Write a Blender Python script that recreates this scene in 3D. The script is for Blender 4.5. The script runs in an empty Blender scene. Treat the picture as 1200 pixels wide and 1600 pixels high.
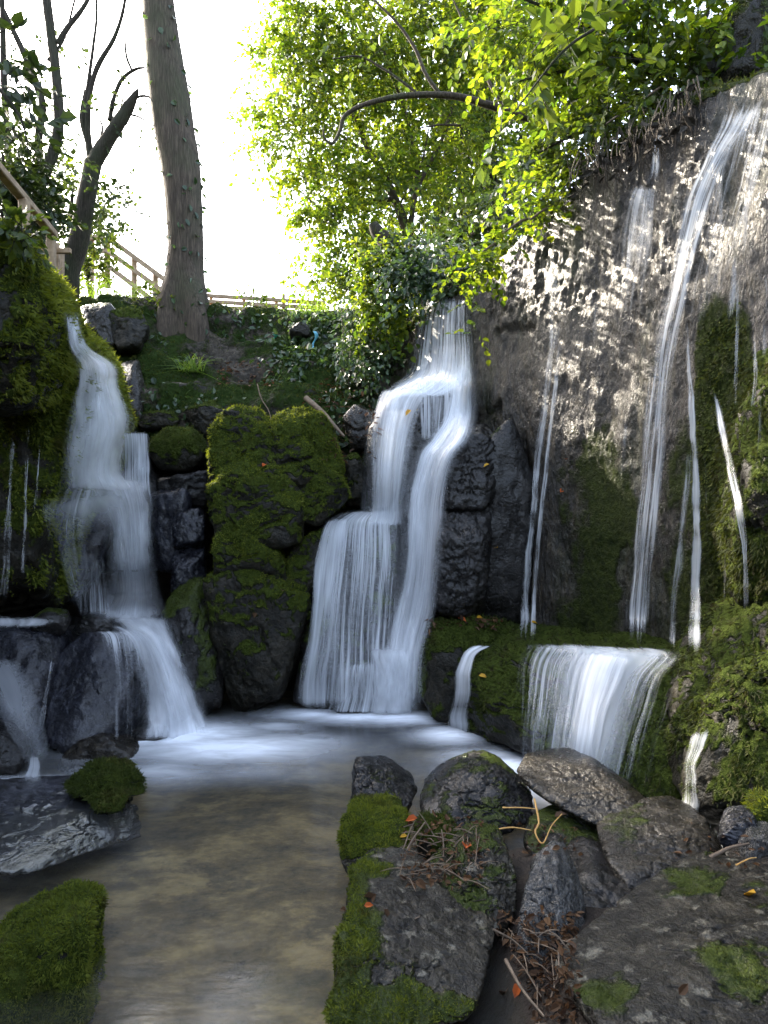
import bpy, bmesh, math
import numpy as np
from mathutils import Vector

SC = bpy.context.scene
COL = SC.collection
F, CZ = 1150.0, 1.4          # focal length in photograph pixels, camera height above the pool


def P(px, py, Y):
    return np.array([(px - 600) / F * Y, Y, CZ - (py - 800) / F * Y])


# ------------------------------------------------------------------ noise
def _hash(ix, iy, iz, seed):
    n = (ix * 374761393 + iy * 668265263 + iz * 2147483647 + seed * 974634777) & 0xFFFFFFFF
    n = ((n ^ (n >> 13)) * 1274126177) & 0xFFFFFFFF
    n = ((n ^ (n >> 16)) * 2246822519) & 0xFFFFFFFF
    return ((n ^ (n >> 15)) & 0xFFFFFF) / float(0xFFFFFF)


def vnoise(p, seed=0):
    p = np.asarray(p, float)
    i = np.floor(p).astype(np.int64)
    f = p - i
    f = f * f * f * (f * (f * 6 - 15) + 10)
    out = 0
    for dx in (0, 1):
        wx = f[:, 0] if dx else 1 - f[:, 0]
        for dy in (0, 1):
            wy = f[:, 1] if dy else 1 - f[:, 1]
            for dz in (0, 1):
                wz = f[:, 2] if dz else 1 - f[:, 2]
                out = out + wx * wy * wz * _hash(i[:, 0] + dx, i[:, 1] + dy, i[:, 2] + dz, seed)
    return out * 2 - 1


def fbm(p, oct=4, seed=0, gain=.5, ridged=False):
    p = np.asarray(p, float)
    a, s, t = 1.0, 0, 0
    for k in range(oct):
        n = vnoise(p * (2.03 ** k) + k * 17.3, seed + k)
        if ridged:
            n = 1 - 2 * np.abs(n)
        s = s + a * n
        t += a
        a *= gain
    return s / t


def sstep(a, b, x):
    t = np.clip((x - a) / (b - a), 0, 1)
    return t * t * (3 - 2 * t)


# ------------------------------------------------------------------ objects
def tag(o, label=None, cat=None, group=None, kind=None):
    if label: o['label'] = label
    if cat: o['category'] = cat
    if group: o['group'] = group
    if kind: o['kind'] = kind
    return o


def empty(name, loc, label, cat, group=None):
    o = bpy.data.objects.new(name, None)
    o.empty_display_size = .1
    COL.objects.link(o)
    o.location = loc
    return tag(o, label, cat, group)


def mk(name, V, faces, mat, parent=None, smooth=True, attrs=None, uv=None):
    """one mesh object from world coordinates; faces is a list of (n,k) index arrays"""
    V = np.asarray(V, float)
    if parent is not None:
        org = np.array(parent.location) if parent.parent is None else np.array(parent.location) + np.array(parent.parent.location)
    else:
        org = np.array([V[:, 0].mean(), V[:, 1].mean(), V[:, 2].min()])
    if isinstance(faces, np.ndarray):
        faces = [faces]
    me = bpy.data.meshes.new(name)
    nl = sum(f.size for f in faces)
    npoly = sum(len(f) for f in faces)
    me.vertices.add(len(V)); me.loops.add(nl); me.polygons.add(npoly)
    me.vertices.foreach_set('co', (V - org).astype(np.float32).ravel())
    li = np.concatenate([f.ravel() for f in faces]).astype(np.int32)
    me.loops.foreach_set('vertex_index', li)
    tot = np.concatenate([np.full(len(f), f.shape[1], np.int32) for f in faces])
    st = np.concatenate([[0], np.cumsum(tot)[:-1]]).astype(np.int32)
    me.polygons.foreach_set('loop_start', st)
    me.polygons.foreach_set('loop_total', tot)
    me.polygons.foreach_set('use_smooth', np.full(npoly, smooth))
    for k, a in (attrs or {}).items():
        me.attributes.new(k, 'FLOAT', 'POINT').data.foreach_set('value', np.asarray(a, np.float32))
    if uv is not None:
        u = me.uv_layers.new(name='UVMap')
        u.data.foreach_set('uv', np.asarray(uv, np.float32)[li].ravel())
    me.materials.append(mat)
    me.update(); me.validate()
    o = bpy.data.objects.new(name, me)
    COL.objects.link(o)
    if parent is not None:
        o.parent = parent
    else:
        o.location = org
    return o


def copy_tree(o, loc=None, rot=None, parent=None):
    c = o.copy()
    COL.objects.link(c)
    if parent: c.parent = parent
    if loc is not None: c.location = loc
    if rot is not None: c.rotation_euler = rot
    for ch in list(o.children):
        copy_tree(ch, parent=c)
    return c


def grid_faces(nv, nu):
    i = np.arange((nv - 1) * (nu - 1))
    r, c = i // (nu - 1), i % (nu - 1)
    a = r * nu + c
    return np.stack([a, a + 1, a + nu + 1, a + nu], 1)


def vnormals(V, faces):
    N = np.zeros_like(V)
    for f in faces:
        n = np.cross(V[f[:, 1]] - V[f[:, 0]], V[f[:, 2]] - V[f[:, 0]])
        if f.shape[1] == 4:
            n = n + np.cross(V[f[:, 2]] - V[f[:, 0]], V[f[:, 3]] - V[f[:, 0]])
        for k in range(f.shape[1]):
            np.add.at(N, f[:, k], n)
    return N / (np.linalg.norm(N, axis=1, keepdims=True) + 1e-12)


def cr(pts, n, closed=False):
    """Catmull-Rom through rows of pts, n samples, even in chord length"""
    p = np.asarray(pts, float)
    p = np.vstack([2 * p[0] - p[1], p, 2 * p[-1] - p[-2]])
    m = len(p) - 3
    d = np.linalg.norm(np.diff(p[1:-1, :min(3, p.shape[1])], axis=0), axis=1) + 1e-9
    cum = np.concatenate([[0], np.cumsum(d)])
    s = np.interp(np.linspace(0, cum[-1], n), cum, np.arange(m + 1))
    i = np.clip(s.astype(int), 0, m - 1)
    t = (s - i)[:, None]
    a, b, c, e = p[i], p[i + 1], p[i + 2], p[i + 3]
    return .5 * (2 * b + (c - a) * t + (2 * a - 5 * b + 4 * c - e) * t ** 2 + (3 * b - a - 3 * c + e) * t ** 3)


# ------------------------------------------------------------------ materials
class NT:
    def __init__(self, name):
        self.m = bpy.data.materials.new(name)
        self.m.use_nodes = True
        self.t = self.m.node_tree
        self.t.nodes.clear()
        self.out = self.t.nodes.new('ShaderNodeOutputMaterial')

    def n(self, typ, _in=None, **kw):
        x = self.t.nodes.new('ShaderNode' + typ)
        for k, v in kw.items():
            setattr(x, k, v)
        for k, v in (_in or {}).items():
            self.set(x, k, v)
        return x

    def set(self, x, k, v):
        s = x.inputs[k]
        if isinstance(v, bpy.types.NodeSocket):
            self.t.links.new(v, s)
        elif isinstance(v, bpy.types.Node):
            self.t.links.new(v.outputs[0], s)
        else:
            if hasattr(s.default_value, '__len__') and len(s.default_value) == 4 and len(v) == 3:
                v = (*v, 1)
            s.default_value = v

    def noise(self, vec, scale, detail=4, rough=.55, dist=0):
        return self.n('TexNoise', {'Vector': vec, 'Scale': scale, 'Detail': detail, 'Roughness': rough, 'Distortion': dist}).outputs[0]

    def ramp(self, fac, *stops):
        r = self.n('ValToRGB', {'Fac': fac})
        e = r.color_ramp.elements
        while len(e) < len(stops):
            e.new(.5)
        for k, (p, c) in enumerate(stops):
            e[k].position = p
            e[k].color = (*c, 1) if hasattr(c, '__len__') else (c, c, c, 1)
        return r.outputs[0]

    def mix(self, fac, a, b):
        x = self.n('Mix', data_type='RGBA')
        self.set(x, 0, fac); self.set(x, 6, a); self.set(x, 7, b)
        return x.outputs[2]

    def math(self, op, a, b=0.0, c=0.0, clamp=False):
        x = self.n('Math', operation=op, use_clamp=clamp)
        self.set(x, 0, a); self.set(x, 1, b); self.set(x, 2, c)
        return x.outputs[0]

    def obj(self, scale=(1, 1, 1)):
        c = self.n('TexCoord').outputs['Object']
        if scale != (1, 1, 1):
            return self.n('Mapping', {'Vector': c, 'Scale': scale}).outputs[0]
        return c

    def attr(self, name):
        return self.n('Attribute', attribute_name=name).outputs['Fac']

    def done(self, sh):
        self.t.links.new(sh if isinstance(sh, bpy.types.NodeSocket) else sh.outputs[0], self.out.inputs['Surface'])
        return self.m


def rock_mat(name, dark, mid, light, rough=(.25, .6), bump=.5, scale=6, stretch=(1, 1, 1), spec=.5,
             mossc=((.022, .032, .006), (.075, .1, .018)), lichen=None, fine=60, coat=0.0, hf=.4, stain=None):
    T = NT(name)
    v = T.obj(stretch)
    n1 = T.noise(v, scale, 6, .6)
    n2 = T.noise(v, scale * 5.3, 5, .65)
    n3 = T.noise(v, fine, 4, .7)
    col = T.ramp(n1, (.32, dark), (.52, mid), (.72, light))
    col = T.mix(T.math('MULTIPLY', T.ramp(n2, (.45, 0.0), (.75, 1.0)), .55), col, dark)
    col = T.mix(T.ramp(n3, (.36, .75), (.5, 0.0)), col, tuple(x * .5 for x in dark))
    col = T.mix(T.math('MULTIPLY', T.ramp(T.noise(v, fine * .45, 5, .75), (.54, 0.0), (.66, 1.0)), .6), col, tuple(min(.4, x * 1.5) for x in light))
    if lichen:
        col = T.mix(T.ramp(T.noise(T.obj(), scale * 1.7, 8, .7), (.56, 0.0), (.62, 1.0)), col, lichen)
    vor = T.n('TexVoronoi', {'Vector': T.obj((stretch[0] * 1.0, stretch[1], stretch[2])), 'Scale': scale * 3.1}, feature='DISTANCE_TO_EDGE').outputs[0]
    if stain:                                                # dark and olive stains drawn down the face by the water
        sv_ = T.obj((5.5, 5.5, .42))
        col = T.mix(T.math('MULTIPLY', T.ramp(T.noise(sv_, 1, 5, .6), (.48, 0.0), (.62, 1.0)), .7), col, stain[0])
        col = T.mix(T.math('MULTIPLY', T.ramp(T.noise(T.obj((3.1, 3.1, .6)), 1, 5, .65), (.5, 0.0), (.64, 1.0)), .6), col, stain[1])
    m = T.attr('moss')
    mn = T.noise(T.obj(), 38, 5, .7)
    mcol = T.ramp(mn, (.3, mossc[0]), (.7, mossc[1]))
    mf = T.math('MULTIPLY', T.math('SUBTRACT', T.math('ADD', m, T.math('MULTIPLY', T.noise(T.obj(), 14, 5, .7), .9)), .75), 5.0, clamp=True)
    col = T.mix(mf, col, mcol)
    r = T.math('MULTIPLY_ADD', T.ramp(n2, (.3, 0.0), (.7, 1.0)), rough[1] - rough[0], rough[0])
    r = T.math('MAXIMUM', r, T.math('MULTIPLY', mf, .85))
    h = T.math('ADD', T.math('MULTIPLY', n1, .5), T.math('MULTIPLY', n2, .35 * hf))
    h = T.math('ADD', h, T.math('MULTIPLY', n3, .16 * hf))
    h = T.math('ADD', h, T.math('MULTIPLY', T.ramp(vor, (0, 0.0), (.12, 1.0)), .015))
    h = T.math('ADD', h, T.math('MULTIPLY', T.math('MULTIPLY', mf, mn), .8))
    b = T.n('Bump', {'Height': h, 'Strength': min(1, bump * 1.3), 'Distance': .075})
    p = T.n('BsdfPrincipled', {'Base Color': col, 'Roughness': r, 'Normal': b, 'Specular IOR Level': T.math('MULTIPLY_ADD', mf, -spec * .8, spec)})
    if coat:
        p.inputs['Coat Weight'].default_value = coat
        p.inputs['Coat Roughness'].default_value = .22 if hf > .8 else .07
        T.set(p, 'Coat Normal', b if hf > .8 else T.n('Bump', {'Height': h, 'Strength': .38, 'Distance': .06}))
    return T.done(p)


def leaf_mat(name, c0, c1, c2, t0, t1, trans=.5, rough=.4, spec=.4):
    T = NT(name)
    r = T.n('NewGeometry').outputs['Random Per Island']
    nz = T.noise(T.obj(), 2.2, 2)
    f = T.math('ADD', T.math('MULTIPLY', r, .75), T.math('MULTIPLY', T.ramp(nz, (.35, 0.0), (.65, 1.0)), .3))
    col = T.ramp(f, (.15, c0), (.5, c1), (.9, c2))
    tc = T.mix(T.math('POWER', f, 1.6), t0, t1)
    p = T.n('BsdfPrincipled', {'Base Color': col, 'Roughness': rough, 'Specular IOR Level': spec})
    t = T.n('BsdfTranslucent', {'Color': tc})
    s = T.n('MixShader', {0: trans, 1: p.outputs[0], 2: t.outputs[0]})
    return T.done(s)


def simple_mat(name, c0, c1, scale=8, stretch=(1, 1, 1), rough=.7, bump=.4, dist=.02, spec=.3, detail=5):
    T = NT(name)
    v = T.obj(stretch)
    n = T.noise(v, scale, detail, .65)
    col = T.ramp(n, (.3, c0), (.7, c1))
    b = T.n('Bump', {'Height': n, 'Strength': bump, 'Distance': dist})
    return T.done(T.n('BsdfPrincipled', {'Base Color': col, 'Roughness': rough, 'Normal': b, 'Specular IOR Level': spec}))


def bark_mat(name, c0, c1, c2, vs=1.0):
    T = NT(name)
    v = T.obj((46 * vs, 46 * vs, 5 * vs))
    n = T.noise(v, 1, 6, .7, .4)
    w = T.n('TexVoronoi', {'Vector': v, 'Scale': .9, 'Randomness': 1}, feature='DISTANCE_TO_EDGE').outputs[0]
    w = T.ramp(w, (0, 0.0), (.22, 1.0))
    big = T.noise(T.obj(), 2.3, 4)
    col = T.mix(T.ramp(n, (.35, 0.0), (.7, 1.0)), c0, c1)
    col = T.mix(T.ramp(big, (.45, 0.0), (.68, .8)), col, c2)
    col = T.mix(T.math('MULTIPLY', T.math('SUBTRACT', 1.0, w), .35), col, tuple(x * .4 for x in c0))
    b = T.n('Bump', {'Height': T.math('ADD', T.math('MULTIPLY', w, .25), n), 'Strength': .7, 'Distance': .02})
    return T.done(T.n('BsdfPrincipled', {'Base Color': col, 'Roughness': .85, 'Normal': b, 'Specular IOR Level': .2}))


def water_veil_mat(name, su, sv, col=(.86, .9, .95), k=2.6, fine=2.7):
    T = NT(name)
    uv = T.n('TexCoord').outputs['UV']
    a = T.noise(T.n('Mapping', {'Vector': uv, 'Scale': (su, sv, 1)}).outputs[0], 1, 3, .55, .25)
    b = T.noise(T.n('Mapping', {'Vector': uv, 'Scale': (su * fine, sv * 1.6, 1), 'Location': (3.1, 7.7, 0)}).outputs[0], 1, 3, .6, .2)
    n = T.math('ADD', T.math('MULTIPLY', a, .6), T.math('MULTIPLY', b, .4))
    n = T.ramp(n, (.3, 0.0), (.7, 1.0))
    d = T.attr('dens')
    al = T.math('MULTIPLY_ADD', T.math('SUBTRACT', n, T.math('SUBTRACT', 1.0, d)), k * .36, .25, clamp=True)
    al = T.math('MULTIPLY', al, T.ramp(d, (.0, 0.0), (.2, .28), (.55, 1.0)))
    df = T.n('BsdfDiffuse', {'Color': col})
    tr = T.n('BsdfTranslucent', {'Color': col})
    s = T.n('MixShader', {0: .35, 1: df.outputs[0], 2: tr.outputs[0]})
    gl = T.n('BsdfGlossy', {'Color': (1, 1, 1), 'Roughness': .3})
    s = T.n('MixShader', {0: .06, 1: s.outputs[0], 2: gl.outputs[0]})
    tp = T.n('BsdfTransparent')
    return T.done(T.n('MixShader', {0: al, 1: tp.outputs[0], 2: s.outputs[0]}))


M = {}
M['wall'] = rock_mat('wet_wall_rock', (.007, .0055, .0035), (.024, .0185, .011), (.06, .047, .028), (.22, .45), .9, 9, (1, 1, .45), .28, fine=44,
                     mossc=((.012, .018, .004), (.045, .058, .010)), coat=.2, hf=.85, stain=((.006, .0045, .003), (.024, .028, .007)))
M['dark'] = rock_mat('wet_dark_rock', (.003, .0027, .0025), (.010, .0092, .0085), (.030, .027, .025), (.2, .45), .8, 7, (1, 1, 1), .2, fine=50, coat=.22)
M['slate'] = rock_mat('wet_blue_rock', (.004, .004, .0055), (.012, .0125, .017), (.036, .038, .048), (.18, .42), .8, 6, (1, 1, 1), .25, fine=46, coat=.3)
M['grey'] = rock_mat('grey_rock', (.004, .0034, .0024), (.017, .0145, .0097), (.06, .052, .037), (.2, .45), 1.0, 9, (1, 1, 1), .22, fine=65, coat=.18, hf=.6, lichen=(.13, .12, .092))
M['brown'] = rock_mat('brown_wet_rock', (.005, .004, .0028), (.015, .0122, .0085), (.04, .033, .023), (.16, .42), .95, 8, (1, 1, 1), .22, fine=60, coat=.28)
M['schist'] = rock_mat('streaked_rock', (.007, .007, .0065), (.032, .032, .03), (.13, .128, .12), (.14, .4), 1.0, 13, (2.4, 2.4, .45), .5, fine=50, coat=.35)
M['sheen'] = rock_mat('film_wet_rock', (.008, .008, .01), (.025, .026, .032), (.07, .07, .085), (.08, .2), .35, 7, (1, 1, 1), .9, fine=40, coat=1.0)
M['mossrock'] = rock_mat('mossy_rock', (.006, .006, .0045), (.014, .0125, .0085), (.036, .031, .021), (.3, .6), .9, 6, (1, 1, 1), .2, fine=55)
M['soil'] = simple_mat('damp_soil', (.006, .004, .003), (.024, .016, .01), 9, rough=.8, bump=.8, dist=.05)
M['bank'] = rock_mat('bank_earth', (.014, .012, .009), (.04, .033, .024), (.075, .06, .042), (.6, .9), .9, 5, (1, 1, 1), .2,
                     mossc=((.014, .026, .007), (.04, .065, .014)))
M['moss'] = leaf_mat('moss_green', (.016, .03, .003), (.055, .088, .008), (.12, .155, .016), (.10, .16, .008), (.24, .29, .02), .4, .7, .15)
M['mossdark'] = leaf_mat('moss_dark', (.010, .02, .004), (.026, .046, .008), (.055, .08, .012), (.06, .1, .01), (.12, .16, .02), .3, .7, .15)
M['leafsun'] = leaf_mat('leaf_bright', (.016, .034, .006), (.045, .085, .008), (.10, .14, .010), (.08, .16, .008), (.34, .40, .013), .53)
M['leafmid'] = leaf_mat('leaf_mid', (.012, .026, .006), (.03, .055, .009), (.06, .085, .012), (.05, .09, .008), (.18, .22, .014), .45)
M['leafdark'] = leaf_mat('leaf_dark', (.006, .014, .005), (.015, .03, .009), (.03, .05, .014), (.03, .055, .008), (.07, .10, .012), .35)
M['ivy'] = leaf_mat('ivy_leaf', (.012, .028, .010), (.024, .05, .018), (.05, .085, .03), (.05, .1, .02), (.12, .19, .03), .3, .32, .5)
M['grass'] = leaf_mat('grass_green', (.05, .1, .012), (.09, .16, .02), (.14, .2, .03), (.2, .34, .02), (.3, .4, .03), .45)
M['dry'] = leaf_mat('dry_leaf', (.022, .013, .008), (.06, .032, .016), (.14, .075, .035), (.08, .03, .012), (.18, .08, .03), .2, .6, .2)
M['yellow'] = leaf_mat('yellow_leaf', (.4, .2, .02), (.5, .28, .02), (.55, .33, .03), (.5, .25, .02), (.5, .3, .02), .25, .5, .3)
M['red'] = leaf_mat('orange_leaf', (.32, .055, .012), (.42, .09, .018), (.46, .13, .03), (.4, .08, .02), (.5, .12, .02), .25, .5, .3)
def moss_mat(name, cs, tr, tw):
    T = NT(name)
    r = T.n('NewGeometry').outputs['Random Per Island']
    big = T.noise(T.obj(), 4.5, 4, .6)
    f = T.math('ADD', T.math('MULTIPLY', r, .45), T.math('MULTIPLY', T.ramp(big, (.32, 0.0), (.68, 1.0)), .55))
    col = T.ramp(f, (.08, cs[0]), (.38, cs[1]), (.66, cs[2]), (.95, cs[3]))
    brown = T.ramp(T.noise(T.obj(), 7, 5, .7), (.53, 0.0), (.66, .85))
    col = T.mix(brown, col, (.05, .042, .016))
    p = T.n('BsdfPrincipled', {'Base Color': col, 'Roughness': .75, 'Specular IOR Level': .15})
    t = T.n('BsdfTranslucent', {'Color': T.mix(brown, tr, (.05, .045, .012))})
    return T.done(T.n('MixShader', {0: tw, 1: p.outputs[0], 2: t.outputs[0]}))


M['moss'] = moss_mat('moss_green', ((.02, .03, .005), (.068, .092, .012), (.14, .165, .022), (.22, .23, .04)), (.2, .23, .015), .38)
M['mossdark'] = moss_mat('moss_dark', ((.010, .016, .004), (.026, .038, .008), (.055, .07, .014), (.11, .115, .026)), (.08, .1, .012), .32)
M['mosswet'] = moss_mat('moss_wet', ((.006, .009, .003), (.015, .021, .005), (.034, .042, .009), (.07, .07, .016)), (.05, .06, .008), .28)
M['bark'] = bark_mat('oak_bark', (.035, .027, .02), (.11, .085, .062), (.045, .05, .025))
M['bark2'] = bark_mat('dark_bark', (.022, .018, .013), (.06, .05, .038), (.032, .04, .018), 1.6)
M['twig'] = simple_mat('dry_twig', (.07, .05, .035), (.19, .14, .095), 30, (1, 1, 1), .8, .3, .004)
M['straw'] = simple_mat('pale_twig', (.38, .21, .06), (.52, .31, .1), 30, (1, 1, 1), .6, .2, .004)
M['wood'] = simple_mat('weathered_wood', (.16, .11, .066), (.34, .25, .16), 5, (3, 3, 3), .8, .4, .01)
M['blue'] = simple_mat('blue_plastic', (.1, .32, .42), (.16, .42, .52), 12, rough=.4, bump=.1)
M['teal'] = simple_mat('green_plastic', (.04, .26, .18), (.06, .34, .24), 12, rough=.4, bump=.1)
def mist_mat():
    T = NT('water_spray')
    uv = T.n('TexCoord').outputs['UV']
    n = T.noise(T.n('Mapping', {'Vector': uv, 'Scale': (6, 1.2, 1)}).outputs[0], 1, 3, .5, .3)
    al = T.math('MULTIPLY', T.attr('dens'), T.ramp(n, (.25, .35), (.75, 1.0)), clamp=True)
    s = T.n('MixShader', {0: .4, 1: T.n('BsdfDiffuse', {'Color': (.86, .9, .95)}).outputs[0], 2: T.n('BsdfTranslucent', {'Color': (.86, .9, .95)}).outputs[0]})
    return T.done(T.n('MixShader', {0: al, 1: T.n('BsdfTransparent').outputs[0], 2: s.outputs[0]}))


M['mist'] = mist_mat()
M['veil'] = water_veil_mat('falling_water', 17, .8)
M['thin'] = water_veil_mat('thin_water', 46, 1.2, k=3.0)
M['froth'] = water_veil_mat('frothing_water', 9, 3.2, (.9, .93, .97), k=2.0, fine=2.1)
M['strand'] = water_veil_mat('water_strand', 60, 2.4, (.88, .9, .92), 2.4)

# ------------------------------------------------------------------ world, sun, camera
SUN_AZ, SUN_EL = math.radians(-47), math.radians(32)      # azimuth from +Y, negative to the left
SDIR = Vector((math.sin(SUN_AZ) * math.cos(SUN_EL), math.cos(SUN_AZ) * math.cos(SUN_EL), math.sin(SUN_EL)))
w = bpy.data.worlds.new('World')
SC.world = w
w.use_nodes = True
nt = w.node_tree
sky = nt.nodes.new('ShaderNodeTexSky')
sky.sky_type = 'NISHITA'
sky.sun_disc = False
sky.sun_elevation = SUN_EL
sky.sun_rotation = SUN_AZ
sky.altitude = 100
sky.air_density = 1.0
sky.dust_density = 4.0
sky.ozone_density = 1.0
bg = nt.nodes['Background']
bg.inputs[1].default_value = .15
hs = nt.nodes.new('ShaderNodeHueSaturation')          # thin high cloud: the sky is nearly white
hs.inputs['Saturation'].default_value = .7
nt.links.new(sky.outputs[0], hs.inputs['Color'])
nt.links.new(hs.outputs[0], bg.inputs[0])
sl = bpy.data.lights.new('sun', 'SUN')
sl.energy = 2.3
sl.angle = math.radians(.9)
sl.color = (1, .9, .74)
so = bpy.data.objects.new('sun', sl)
COL.objects.link(so)
so.rotation_euler = SDIR.to_track_quat('Z', 'Y').to_euler()
so.location = (-4, 6, 9)
cam = bpy.data.cameras.new('camera')
cam.sensor_fit = 'VERTICAL'
cam.sensor_height = 36
cam.sensor_width = 27
cam.lens = 36 * F / 1600
cam.clip_start = .05
cam.clip_end = 2000
co = bpy.data.objects.new('camera', cam)
COL.objects.link(co)
co.location = (0, 0, CZ)
co.rotation_euler = (math.pi / 2, 0, 0)
SC.camera = co
SC.render.engine = 'CYCLES'
SC.view_settings.view_transform = 'Standard'
SC.view_settings.look = 'None'
SC.view_settings.exposure = 3.2
SC.view_settings.gamma = 1
cy = SC.cycles
cy.use_denoising = True
cy.denoiser = 'OPENIMAGEDENOISE'
cy.max_bounces = 7
cy.diffuse_bounces = 3
cy.glossy_bounces = 3
cy.transmission_bounces = 4
cy.transparent_max_bounces = 24
cy.sample_clamp_indirect = 6
cy.caustics_reflective = False
cy.caustics_refractive = False

# ------------------------------------------------------------------ ground: one sheet with the gorge sunk into it
POLY = np.array([(-2.75, -9), (-2.75, 5.2), (-3.6, 7.0), (-3.0, 7.7), (-.5, 7.9), (.1, 6.9), (.75, 6.0), (1.5, 5.3), (2.1, 4.6),
                 (2.5, 3.7), (2.8, 2.6), (3.2, 1.0), (3.4, -9)])


def poly_dist(x, y):
    """distance outside POLY (0 inside)"""
    d = np.full(x.shape, 1e9)
    inside = np.zeros(x.shape, bool)
    n = len(POLY)
    for i in range(n):
        a, b = POLY[i], POLY[(i + 1) % n]
        ab = b - a
        t = np.clip(((x - a[0]) * ab[0] + (y - a[1]) * ab[1]) / (ab @ ab), 0, 1)
        d = np.minimum(d, np.hypot(x - a[0] - t * ab[0], y - a[1] - t * ab[1]))
        c = (a[1] > y) != (b[1] > y)
        with np.errstate(divide='ignore', invalid='ignore'):
            inside ^= c & (x < (b[0] - a[0]) * (y - a[1]) / (b[1] - a[1]) + a[0])
    return np.where(inside, 0, d)


def ground_z(x, y):
    d = poly_dist(x, y)
    p = np.stack([x, y, 0 * x], 1)
    z = -.28 + 3.85 * sstep(.05, .75, d) + .05 * fbm(p * 1.3, 3, 5)
    z = z + 1.6 * sstep(2.4, 9, x) * sstep(1, 4, d) + .9 * sstep(-4.0, -9.0, x) * sstep(.5, 4, d)
    # the stony spit of soil under the near rocks and the camera
    edge = -.02 + .06 * np.sin(y * 4)
    spit = sstep(edge - .02, edge + .55, x - .10 * (y - 2)) * sstep(3.75, 3.0, y + .25 * x)
    z = np.where(d < .05, np.maximum(z, -.28 + (.36 + .05 * (2.8 - y)) * spit + .03 * fbm(p * 6, 4, 9)), z)
    near = sstep(1.0, -.2, y)
    z = np.where(d < .05, np.maximum(z, -.28 + .3 * near), z)
    return z


gx = np.concatenate([[-300, -150, -80, -40, -20, -12, -8, -6, -5], np.arange(-4.5, 4.51, .075), [5, 6, 8, 12, 20, 40, 80, 150, 300]])
gy = np.concatenate([[-300, -150, -80, -40, -20, -12, -8, -4, -2, -1], np.arange(-.6, 8.8, .075), [9.3, 10, 11, 13, 16, 20, 28, 40, 80, 150, 300, 600]])
XX, YY = np.meshgrid(gx, gy)
ZZ = ground_z(XX.ravel(), YY.ravel())
ground = mk('ground', np.stack([XX.ravel(), YY.ravel(), ZZ], 1), grid_faces(len(gy), len(gx)), M['soil'])
tag(ground, kind='structure')

# ------------------------------------------------------------------ rocks
ICO = {}


def ico(s):
    if s not in ICO:
        bm = bmesh.new()
        bmesh.ops.create_icosphere(bm, subdivisions=s, radius=1)
        V = np.array([v.co[:] for v in bm.verts])
        Fc = np.array([[v.index for v in f.verts] for f in bm.faces])
        bm.free()
        ICO[s] = (V / np.linalg.norm(V, axis=1, keepdims=True), Fc)
    return ICO[s]


def hull_solid(pts, back, sub, amp, freq, p=26, seed=0, shrink=.86, ridge=.35, strata=0, cuts=22):
    """convex body from outline points (pixel, pixel, distance), given thickness `back`, rounded and roughened"""
    W = np.array([P(*q) for q in pts])
    c0 = W.mean(0)
    B = c0 + (W - c0) * shrink
    B = B + np.array([c0[0] * .06, back, 0])
    mid = c0 + (W - c0) * .72 - np.array([0, .22 * back, 0]) * 0.45
    A = np.vstack([W, B, mid])
    bm = bmesh.new()
    for q in A: bm.verts.new(q)
    r = bmesh.ops.convex_hull(bm, input=bm.verts)
    bmesh.ops.delete(bm, geom=list({e for e in r['geom_interior'] + r['geom_unused'] if isinstance(e, bmesh.types.BMVert)}), context='VERTS')
    bm.normal_update()
    hv = np.array([v.co[:] for v in bm.verts])
    ctr = .5 * (hv.max(0) + hv.min(0)) * .5 + hv.mean(0) * .5
    pl = []
    for f in bm.faces:
        n = np.array(f.normal[:]); h = n @ (np.array(f.verts[0].co[:]) - ctr)
        if h < 0: n, h = -n, -h
        if h < 1e-3 or f.calc_area() < 1e-6: continue
        if any(n @ m > .985 and abs(h - g) < .06 * max(h, g) + .01 for m, g in pl): continue
        pl.append((n, h))
    bm.free()
    rg = np.random.default_rng(seed + 1000)
    for k in range(cuts):                                     # broken facets
        n = rg.normal(0, 1, 3); n /= np.linalg.norm(n)
        hs = ((hv - ctr) @ n).max()
        pl.append((n, hs * rg.uniform(.74, .96)))
    D, Fc = ico(sub)
    ext = (hv.max(0) - hv.min(0)) / 2
    D = D * ext
    D = D / np.linalg.norm(D, axis=1, keepdims=True)
    s = np.zeros(len(D))
    for n, h in pl:
        s += np.maximum(D @ n / h, 0) ** p
    r = 1.03 / s ** (1 / p)
    V = ctr + D * r[:, None]
    size = float(np.mean(ext))
    q = V * freq / size + seed * 3.7
    dsp = fbm(q * 1.7, 6, seed, .6) * (1 - ridge) + ridge * fbm(q * 1.3 + 9, 5, seed + 31, .55, True)
    wq = q + .5 * np.stack([fbm(q * 1.3, 3, seed + 60), fbm(q * 1.3, 3, seed + 61), fbm(q * 1.3, 3, seed + 62)], 1)
    for kk, (sc_, dp) in enumerate((((.9, .9, 1.5), 1.0), ((1.6, 1.6, 2.6), .55))):       # cracks
        dsp = dsp - dp * .75 * np.exp(-(vnoise(wq * np.array(sc_), seed + 70 + kk) / .045) ** 2)
    V = V + D * (dsp * amp * size)[:, None]
    if strata:
        zz = V[:, 2] + .25 * V[:, 0] + .05 * fbm(V * 3, 3, seed + 4)
        V = V + D * (strata * size * (np.abs((zz * 9) % 1 - .5) - .25))[:, None]
    return V, Fc


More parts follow.
